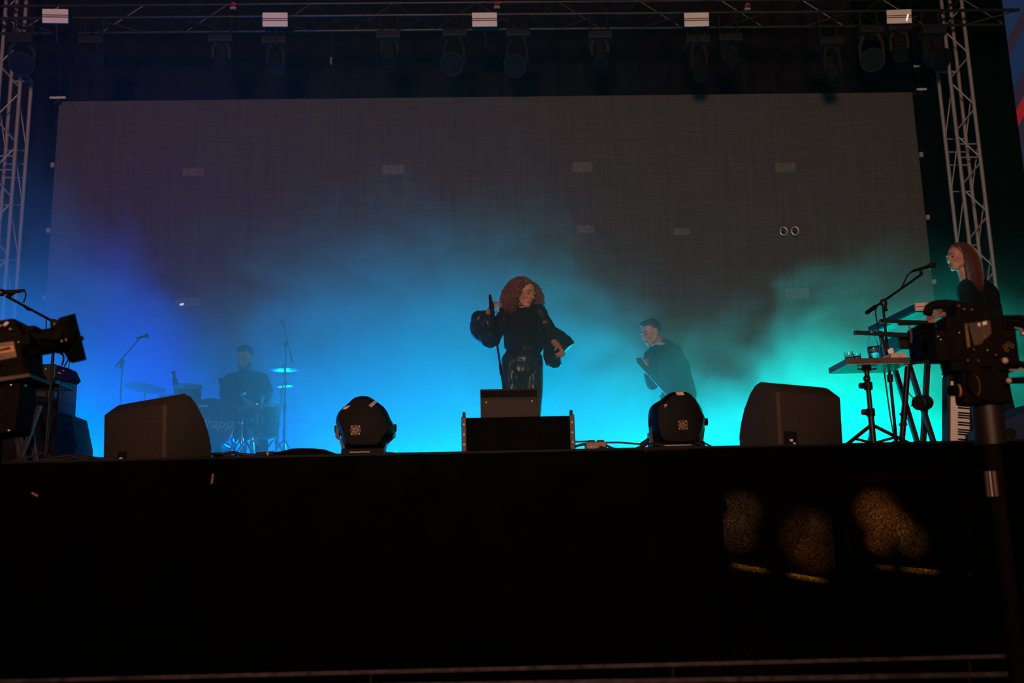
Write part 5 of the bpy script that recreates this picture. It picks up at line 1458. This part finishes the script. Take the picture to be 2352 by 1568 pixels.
mb = MB(); mb.limb([B(1240, 740), B(1236, 790), B(1238, 806, 8.46)], [.05, .06, .02]); mb.limb([B(1165, 760), B(1166, 795)], [.035, .03]); mb.loft([ringpts(B(1204, 785), (0, 0, -1), .130, sy=.75), ringpts(B(1205, 802), (0, 0, -1), .140, sy=.75)])
organic('peplum', mb, m_satin, t, .009, 4, .006, 9)
mb = MB()
mb.ell(B(1203, 808), (.134, .116, .11)); mb.ell(B(1203, 826), (.142, .118, .10)); mb.ell(B(1201, 848), (.150, .122, .12))
for k, xs in (('a', (1177, 1176, 1176, 1173)), ('b', (1223, 1224, 1222, 1226))):
    mb.limb([B(xs[0], 828), B(xs[1], 900, 8.48), B(xs[2], 965, 8.46), B(xs[3], 1085, 8.5)], [.090, .080, .070, .078])
organic('trousers', mb, m_vinyl, t, .008, 2, .0055, 15)
mb = MB()
for k in 'ab': mb.cap(J['an'+k]+V(0, .03, -.055), J['toe'+k]+V(0, -.02, -.0), .044, .030)
mb.build('boots', M_BLACKS, t, smooth=60)
# choker at the neck
MB().tube([J['neck']+V(.052*math.cos(2*PI*k_/20), -.005+.052*math.sin(2*PI*k_/20), .028) for k_ in range(20)], .007, 8, True).build('choker', M_CLOTH, t, smooth=60)

# her microphone on a straight tilted stand
top = B(1125, 676, 8.13); low = B(1157, 893, 8.13); dd = (low-top).normalized()
foot = top+dd*((top.z-DECK-.03)/-dd.z)
t = thing('microphone_stand', 'straight tilted microphone stand gripped by the singer', 'microphone stand', V(foot.x, foot.y, DECK))
m_pole = mat('dull_black_pole', (.004, .004, .005), .7, spec=.1)
MB().cyl(foot, top+dd*.20, .0085, n=12).build('pole', m_pole, t, smooth=40)
MB().cyl(top+dd*.58, top+dd*.66, .013, n=14).build('grip', m_pole, t, smooth=40)
MB().lathe([(.004, 0), (.010, .006), (.0135, .05), (.019, .09), (.021, .115), (.016, .125)], top, frame(dd), 18).build('microphone_body', m_pole, t, smooth=40)
MB().cyl(top+dd*.12, top+dd*.24, .018, .012, 14).build('microphone_clip', m_pole, t, smooth=40)
MB().lathe([(0, 0), (.14, 0), (.14, .012), (.03, .030), (0, .030)], V(foot.x, foot.y, DECK+.001), n=32).build('round_base', M_BLACK, t, smooth=40)

# ---- keyboard player on the right
YK = 8.2
def B(px, py, y=YK): return P(px, py, y)
m_red2 = mat('long_red_brown_hair', (.10, .022, .011), .45, var=.3, scale=30)
t = thing('person', 'keyboard player with long straight red hair in profile, black clothes, singing to a microphone', 'person', V(B(2262, 900).x, YK, DECK))
J = dict(pelvis=B(2262, 800), neck=B(2222, 642), sha=B(2216, 668, 8.02), shb=B(2246, 664, 8.36),
         ela=B(2238, 735, 7.92), wra=B(2165, 722, 7.62), elb=B(2228, 735, 8.3), wrb=B(2158, 716, 7.95),
         hipa=B(2256, 825, 8.12), hipb=B(2270, 825, 8.30), kna=B(2252, 955, 8.05), knb=B(2292, 950, 8.32), ana=B(2256, 1080, 8.1), anb=B(2312, 1080, 8.4))
for k in 'ab':
    J['an'+k].z = DECK+.10; J['toe'+k] = J['an'+k]+V(-.15, -.05, -.07)
hc = B(2200, 592); HR = head_matrix(math.radians(-74), math.radians(2), math.radians(0)); hs = .95
mb = MB(); add_torso(mb, J, -.008, .9); add_limbs(mb, J); add_head(mb, hc, HR, hs)
mb.cap(J['neck']+V(0, 0, -.03), hc+HR @ V(0, .022, -.06), .050, .047)
add_hand(mb, J['wra'], (-.8, -.2, -.25), (0, 0, -1), (.2, .9, 0), (.35, .5, .4)); add_hand(mb, J['wrb'], (-.8, -.2, -.25), (0, 0, -1), (.2, -.9, 0), (.35, .5, .4))
bd_ = organic('body', mb, M_SKIN, t, .0065, 3)
face_parts(hc, HR, hs, bd_, m_red2, mouth_open=.010)
hm = hair_strands(hc, HR, hs, 850, .36, .0025, .0042, .22, 5, fringe=-.040, part=-.045, face=.066, fall=.7, ymin=-.012, skip=lambda p: p.x < -.01 and p.y < .075 and p.z < .118)
L = lambda x, y, z: hc + HR @ V(x*hs, y*hs, z*hs)
hm.ell(L(0, .028, .052), (.079, .088, .082), HR, 20, 12)
hm.cap(L(0, .060, .0), L(.0, .070, -.20), .058, .045); hm.cap(L(.066, .020, .02), L(.066, .050, -.24), .026, .022)
hm.build('hair', m_red2, t, smooth=70)
mb = MB(); add_torso(mb, J, .012, .96)
for k in 'ab': mb.limb([J['sh'+k], J['el'+k], J['el'+k].lerp(J['wr'+k], .92)], [.064, .058, .040])
mb.ell(B(2262, 690), (.10, .16, .15)); mb.limb([B(2250, 660, 8.2), B(2268, 700, 8.2), B(2275, 770, 8.2)], [.085, .10, .12])
organic('jacket', mb, M_CLOTH, t, .010, 4, .006, 7)
mb = MB(); mb.ell(B(2264, 815), (.16, .15, .14))
mb.limb([J['hipa'], B(2252, 920, 8.05), J['ana']], [.10, .11, .13]); mb.limb([J['hipb'], B(2290, 920, 8.3), J['anb']], [.10, .12, .14])
mb.limb([B(2268, 830, 8.2), B(2272, 940, 8.2), B(2280, 1060, 8.2)], [.11, .12, .12])
organic('wide_trousers', mb, M_CLOTH, t, .012, 4, .008, 6)
mb = MB()
for k in 'ab': mb.cap(J['an'+k]+V(.02, 0, -.055), J['toe'+k], .044, .032)
mb.build('boots', M_BLACKS, t, smooth=60)

# ---- guitarist in the fog
YG = 10.0
def B(px, py, y=YG): return P(px, py, y)
m_dk = mat('dark_brown_hair', (.03, .018, .012), .6, var=.3, scale=60)
m_navy = mat('dark_jacket', (.014, .014, .018), .8, var=.2)
t = thing('person', 'guitarist with short dark hair and head bowed, half hidden in teal fog', 'person', V(B(1545, 950).x, YG, DECK))
J = dict(pelvis=B(1556, 912), neck=B(1514, 792), sha=B(1494, 818, 9.86), shb=B(1552, 806, 10.16),
         ela=B(1498, 880, 9.72), wra=B(1488, 858, 9.55), elb=B(1575, 868, 10.05), wrb=B(1545, 905, 9.75),
         hipa=B(1540, 925, 9.92), hipb=B(1568, 925, 10.08), kna=B(1528, 1020, 9.85), knb=B(1575, 1020, 10.1), ana=B(1540, 1100, 9.95), anb=B(1590, 1100, 10.2))
for k in 'ab':
    J['an'+k].z = DECK+.10; J['toe'+k] = J['an'+k]+V(-.14, -.08, -.07)
hc = B(1494, 764, 9.92); HR = head_matrix(math.radians(-62), math.radians(20), 0); hs = 1.02
mb = MB(); add_torso(mb, J, 0, 1.1); add_limbs(mb, J); add_head(mb, hc, HR, hs, True)
mb.cap(J['neck']+V(0, 0, -.02), hc+HR @ V(0, .025, -.06), .062, .058)
add_hand(mb, J['wra'], (-.35, -.3, .5), (.3, -.3, .4), (-.3, .6, .5), (.7, .9, .7)); add_hand(mb, J['wrb'], (-.5, -.4, -.5), (0, .9, -.2), (-.3, 0, .8), (.5, .6, .4))
bd_ = organic('body', mb, M_SKIN, t, .008, 3)
face_parts(hc, HR, hs, bd_, m_dk)
L = lambda x, y, z: hc + HR @ V(x*hs, y*hs, z*hs)
mb = MB(); mb.ell(L(0, .030, .050), (.082, .096, .082), HR, 20, 12); mb.ell(L(0, .065, .01), (.074, .060, .075), HR); mb.ell(L(0, -.035, .098), (.060, .045, .026), HR)
organic('hair', mb, m_dk, t, .008, 2, .003, 22)
mb = MB(); add_torso(mb, J, .018, 1.14)
for k in 'ab': mb.limb([J['sh'+k], J['el'+k], J['el'+k].lerp(J['wr'+k], .85)], [.070, .060, .042])
mb.limb([B(1530, 800), B(1558, 840), B(1570, 905)], [.09, .11, .13])
organic('jacket', mb, m_navy, t, .012, 4, .007, 6)
mb = MB(); mb.tube([J['neck']+V(.07*math.cos(2*PI*k_/18)-.01, .07*math.sin(2*PI*k_/18)-.02, .012+.02*math.sin(2*PI*k_/18)) for k_ in range(18)], .012, 8, True)
mb.build('collar', mat('pale_collar', (.35, .38, .40), .6), t, smooth=60)
mb = MB(); mb.ell(B(1556, 918), (.16, .13, .13))
for k in 'ab': mb.limb([J['hip'+k], J['kn'+k], J['an'+k]], [.095, .075, .065])
organic('trousers', mb, M_CLOTH, t, .012, 3, .006, 6)
mb = MB()
for k in 'ab': mb.cap(J['an'+k]+V(.02, 0, -.055), J['toe'+k], .046, .036)
mb.build('shoes', M_BLACKS, t, smooth=60)
# electric guitar
nk0, nk1 = B(1482, 846, 9.48), B(1532, 902, 9.62)
d = (nk1-nk0).normalized(); bc = nk1+d*.20
t = thing('electric_guitar', 'electric guitar with glinting strings held across the guitarist', 'guitar', bc)
f = V(-.2, -1, .15); f = (f-d*f.dot(d)).normalized(); sd = d.cross(f)
M = Matrix((sd, d, f)).transposed()
out = [(-.02, -.17), (-.10, -.19), (-.13, -.13), (-.095, -.05), (-.10, .02), (-.155, .10), (-.13, .20), (-.04, .235), (.06, .225), (.145, .16), (.15, .07), (.10, .0), (.09, -.06), (.115, -.13), (.07, -.18), (.02, -.15)]
sm = smooth_path([V(x, y, 0) for x, y in out]+[V(out[0][0], out[0][1], 0)], 3)[:-1]
MB().loft([[bc+M @ V(p.x, p.y, z) for p in sm] for z in (-.02, .02)]).build('guitar_body', mat('glossy_dark_guitar', (.02, .03, .035), .15, coat=.6), t, bevel=.006)
MB().beam(nk0, bc-d*.10+f*.018, .045, .022, up=tuple(f)).build('neck', mat('dark_fretboard', (.05, .03, .02), .4), t)
hd = [(-.024, 0), (-.034, -.05), (-.026, -.12), (.0, -.14), (.022, -.10), (.022, 0)]
MB().loft([[nk0+M @ V(x, y, z) for x, y in hd] for z in (-.006, .008)]).build('headstock', mat('dark_headstock', (.06, .045, .03), .15, coat=.8), t, bevel=.002)
for k_ in range(6):
    s = -.016+.0064*k_
    MB().cyl(nk0+sd*s+f*.018, bc+d*.10+sd*s*1.3+f*.030, .0012, n=5).build('string', M_CHROME, t, smooth=60)
for k_ in range(6):
    p = nk0+M @ V(-.036, -.02-.018*k_, .0)
    MB().ell(p, (.009, .007, .009)).build('tuning_peg', M_CHROME, t, smooth=60)
MB().beam(bc+d*.10-sd*.045+f*.026, bc+d*.10+sd*.045+f*.026, .012, .02).build('bridge', M_CHROME, t)
for yy in (-.06, .03): MB().beam(bc+d*yy-sd*.035+f*.025, bc+d*yy+sd*.035+f*.025, .012, .03).build('pickup', M_CHROME, t)
MB().loft([[bc+M @ V(x, y, z) for x, y in ((.05, -.10), (.10, .08), (.05, .14), (.035, .0))] for z in (.0205, .024)]).build('scratch_plate', mat('white_plate', (.7, .7, .7), .3), t)

# ---- drummer
YM = 10.95
def B(px, py, y=YM): return P(px, py, y)
m_tee = mat('dark_shirt', (.016, .016, .022), .85, var=.2)
t = thing('person', 'drummer with short dark hair and beard seated behind the drum kit in blue fog', 'person', V(B(562, 980).x, YM, RZ))
J = dict(pelvis=V(B(562, 980).x, YM+.05, RZ+.58), neck=B(564, 853), sha=B(528, 872), shb=B(603, 870),
         ela=B(512, 920, 10.8), wra=B(545, 938, 10.5), elb=B(618, 908, 10.8), wrb=B(608, 930, 10.5))
hx = J['pelvis']
J.update(hipa=hx+V(-.10, -.03, -.02), hipb=hx+V(.10, -.03, -.02), kna=hx+V(-.22, -.40, -.03), knb=hx+V(.24, -.38, -.03), ana=hx+V(-.20, -.38, -.48), anb=hx+V(.24, -.32, -.48))
for k in 'ab': J['an'+k].z = RZ+.09; J['toe'+k] = J['an'+k]+V(0, -.17, -.06)
hc = B(562, 823, 10.9); HR = head_matrix(math.radians(-8), math.radians(14), 0); hs = 1.03
mb = MB(); add_torso(mb, J, 0, 1.12); add_limbs(mb, J, gl=-.004); add_head(mb, hc, HR, hs, True)
mb.cap(J['neck']+V(0, 0, -.02), hc+HR @ V(0, .025, -.06), .062, .058)
add_hand(mb, J['wra'], (.5, -.6, -.1), (0, -.2, -1), (.6, .5, .3), (.9, 1.0, .7)); add_hand(mb, J['wrb'], (-.5, -.6, -.1), (0, -.2, -1), (-.6, .5, .3), (.9, 1.0, .7))
bd_ = organic('body', mb, M_SKIN, t, .008, 3)
face_parts(hc, HR, hs, bd_, m_dk)
L = lambda x, y, z: hc + HR @ V(x*hs, y*hs, z*hs)
mb = MB(); mb.ell(L(0, .028, .055), (.084, .098, .086), HR, 20, 12); mb.ell(L(0, .060, .015), (.078, .060, .075), HR); mb.ell(L(0, -.045, .098), (.062, .045, .030), HR)
organic('hair', mb, m_dk, t, .008, 2, .004, 22)
mb = MB(); mb.cap(L(-.055, -.02, -.065), L(-.02, -.066, -.10), .022, .022); mb.cap(L(.055, -.02, -.065), L(.02, -.066, -.10), .022, .022); mb.cap(L(-.02, -.068, -.102), L(.02, -.068, -.102), .022)
organic('beard', mb, m_dk, t, .006, 2, .002, 30)
mb = MB(); add_torso(mb, J, .016, 1.14)
for k in 'ab': mb.limb([J['sh'+k], J['sh'+k].lerp(J['el'+k], .72)], [.070, .062])
organic('shirt', mb, m_tee, t, .011, 4, .006, 6)
mb = MB(); mb.ell(hx, (.17, .14, .11))
for k in 'ab': mb.limb([J['hip'+k], J['kn'+k], J['an'+k]], [.092, .072, .060])
organic('trousers', mb, M_CLOTH, t, .012, 3, .005, 6)
mb = MB()
for k in 'ab': mb.cap(J['an'+k]+V(0, .02, -.045), J['toe'+k], .042, .034)
mb.build('shoes', M_BLACKS, t, smooth=60)
for i, (w_, e_) in enumerate(((J['wra']+V(.04, -.05, -.02), V(.22, -.28, .02)), (J['wrb']+V(-.04, -.05, -.02), V(-.10, -.30, .04)))):
    tt = thing('drumstick', 'pale drumstick held in the drummer\'s hand at the photo\'s ' + ('left' if i == 0 else 'right'), 'drumstick', w_, group='drumsticks')
    MB().cyl(w_-e_*.2, w_+e_, .0075, .005, 10).build('stick', mat('pale_hickory', (.55, .42, .28), .5), tt, smooth=40)
    MB().ell(w_+e_, (.007, .007, .007)).build('tip', M_PAPER, tt, smooth=60)
tt = thing('drum_stool', 'black drum stool under the seated drummer', 'stool', V(hx.x, hx.y+.02, RZ))
MB().lathe([(0, 0), (.15, 0), (.17, .02), (.17, .05), (.14, .065), (0, .065)], V(hx.x, hx.y+.02, hx.z-.175), n=28).build('seat', M_BLACKS, tt, smooth=40)
MB().cyl(V(hx.x, hx.y+.02, RZ+.1), V(hx.x, hx.y+.02, hx.z-.17), .014, n=12).build('pole', M_CHROME, tt, smooth=40)
for an in (90, 210, 330):
    d = V(math.cos(math.radians(an)), math.sin(math.radians(an)), 0)
    MB().cyl(V(hx.x, hx.y+.02, RZ+.22), V(hx.x, hx.y+.02, RZ+.01)+d*.24, .009, n=8).build('leg', M_CHROME, tt, smooth=40)
# ------------------------------------------------------------------ fog over the stage
def fog_material():
    m = bpy.data.materials.new('stage_fog'); m.use_nodes = True
    nt = m.node_tree; N = nt.nodes; L = nt.links
    N.clear()
    out = N.new('ShaderNodeOutputMaterial')
    sc = N.new('ShaderNodeVolumeScatter')
    sc.inputs['Color'].default_value = (0.6, 1, 1, 1)  # fog tinted against red to stand in for deeper blue lamp light
    sc.inputs['Anisotropy'].default_value = 0.25
    ab = N.new('ShaderNodeVolumeAbsorption'); ab.inputs['Color'].default_value = (0.35, 1, 1, 1)
    addv = N.new('ShaderNodeAddShader'); L.new(sc.outputs[0], addv.inputs[0]); L.new(ab.outputs[0], addv.inputs[1])
    L.new(addv.outputs[0], out.inputs['Volume'])
    tc = N.new('ShaderNodeTexCoord')
    geo = N.new('ShaderNodeNewGeometry')
    sep = N.new('ShaderNodeSeparateXYZ'); L.new(geo.outputs['Position'], sep.inputs[0])
    def math_(op, a, b=None, clamp=False):
        n = N.new('ShaderNodeMath'); n.operation = op; n.use_clamp = clamp
        for i, v in enumerate((a, b)):
            if v is None: continue
            if isinstance(v, (int, float)): n.inputs[i].default_value = v
            else: L.new(v, n.inputs[i])
        return n.outputs[0]
    X, Y, Z = sep.outputs
    # height of the fog bank along the stage
    u = math_('DIVIDE', math_('ADD', X, 6.5), 13.0, True)
    fc = N.new('ShaderNodeFloatCurve'); L.new(u, fc.inputs['Value'])
    cv = fc.mapping.curves[0]
    pts = FOG_TOP
    while len(cv.points) < len(pts): cv.points.new(0.5, 0.5)
    for p, (x, h) in zip(cv.points, pts):
        p.location = ((x+6.5)/13.0, h/4.0)
    fc.mapping.update()
    top = math_('MULTIPLY', fc.outputs[0], 4.0)
    no = N.new('ShaderNodeTexNoise'); L.new(geo.outputs['Position'], no.inputs['Vector'])
    no.inputs['Scale'].default_value = 1.15; no.inputs['Detail'].default_value = 5.0
    no.inputs['Roughness'].default_value = 0.6
    no.inputs['Distortion'].default_value = 0.9
    nz = math_('SUBTRACT', no.outputs[0], 0.5)
    h = math_('SUBTRACT', Z, DECK)
    hh = math_('ADD', h, math_('MULTIPLY', nz, -2.6))
    rel = math_('DIVIDE', hh, top)               # 0 at the deck, 1 at the top of the bank
    fall = math_('SUBTRACT', 1.0, rel, True)
    sm = N.new('ShaderNodeMapRange'); sm.interpolation_type = 'SMOOTHSTEP'
    L.new(fall, sm.inputs['Value']); sm.inputs['From Min'].default_value = 0.02; sm.inputs['From Max'].default_value = 0.95
    fall = sm.outputs[0]
    depth = N.new('ShaderNodeMapRange'); depth.interpolation_type = 'SMOOTHSTEP'
    L.new(Y, depth.inputs['Value'])
    depth.inputs['From Min'].default_value = 7.7; depth.inputs['From Max'].default_value = 9.4
    depth.inputs['To Min'].default_value = 0.30; depth.inputs['To Max'].default_value = 1.0
    bank = math_('MULTIPLY', fall, depth.outputs[0])
    hz = N.new('ShaderNodeMapRange'); hz.interpolation_type = 'SMOOTHSTEP'
    L.new(math_('ADD', X, math_('MULTIPLY', nz, 4.0)), hz.inputs['Value'])
    hz.inputs['From Min'].default_value = -3.0; hz.inputs['From Max'].default_value = 2.6
    hz.inputs['To Min'].default_value = FOG_HAZE; hz.inputs['To Max'].default_value = FOG_HAZE*0.12
    dens = math_('ADD', math_('MULTIPLY', bank, FOG_DENSITY), hz.outputs[0])
    L.new(dens, sc.inputs['Density']); L.new(bank, ab.inputs['Density'])
    return m

FOG_DENSITY, FOG_HAZE = 0.62, 0.0065
FOG_TOP = [(-6.5, 2.2), (-5.0, 2.6), (-4.0, 3.4), (-3.0, 2.2), (-1.8, 2.5), (-0.4, 2.8), (0.6, 2.5), (1.6, 1.9), (2.5, 1.4), (3.4, 2.0), (4.2, 1.9), (4.8, 1.4), (5.4, 0.9), (6.5, 0.7)]
bm = bmesh.new()
bmesh.ops.create_cube(bm, size=1)
bmesh.ops.scale(bm, vec=(13.4, 5.6, 4.9), verts=bm.verts)
bmesh.ops.translate(bm, vec=(0, 10.35, DECK+2.47), verts=bm.verts)
me = bpy.data.meshes.new('stage_fog'); bm.to_mesh(me); bm.free()
me.materials.append(fog_material())
fog = bpy.data.objects.new('stage_fog', me); COL.objects.link(fog)
fog['label'] = 'drifting stage fog glowing blue and teal over the back of the deck'
fog['category'] = 'fog'; fog['kind'] = 'stuff'
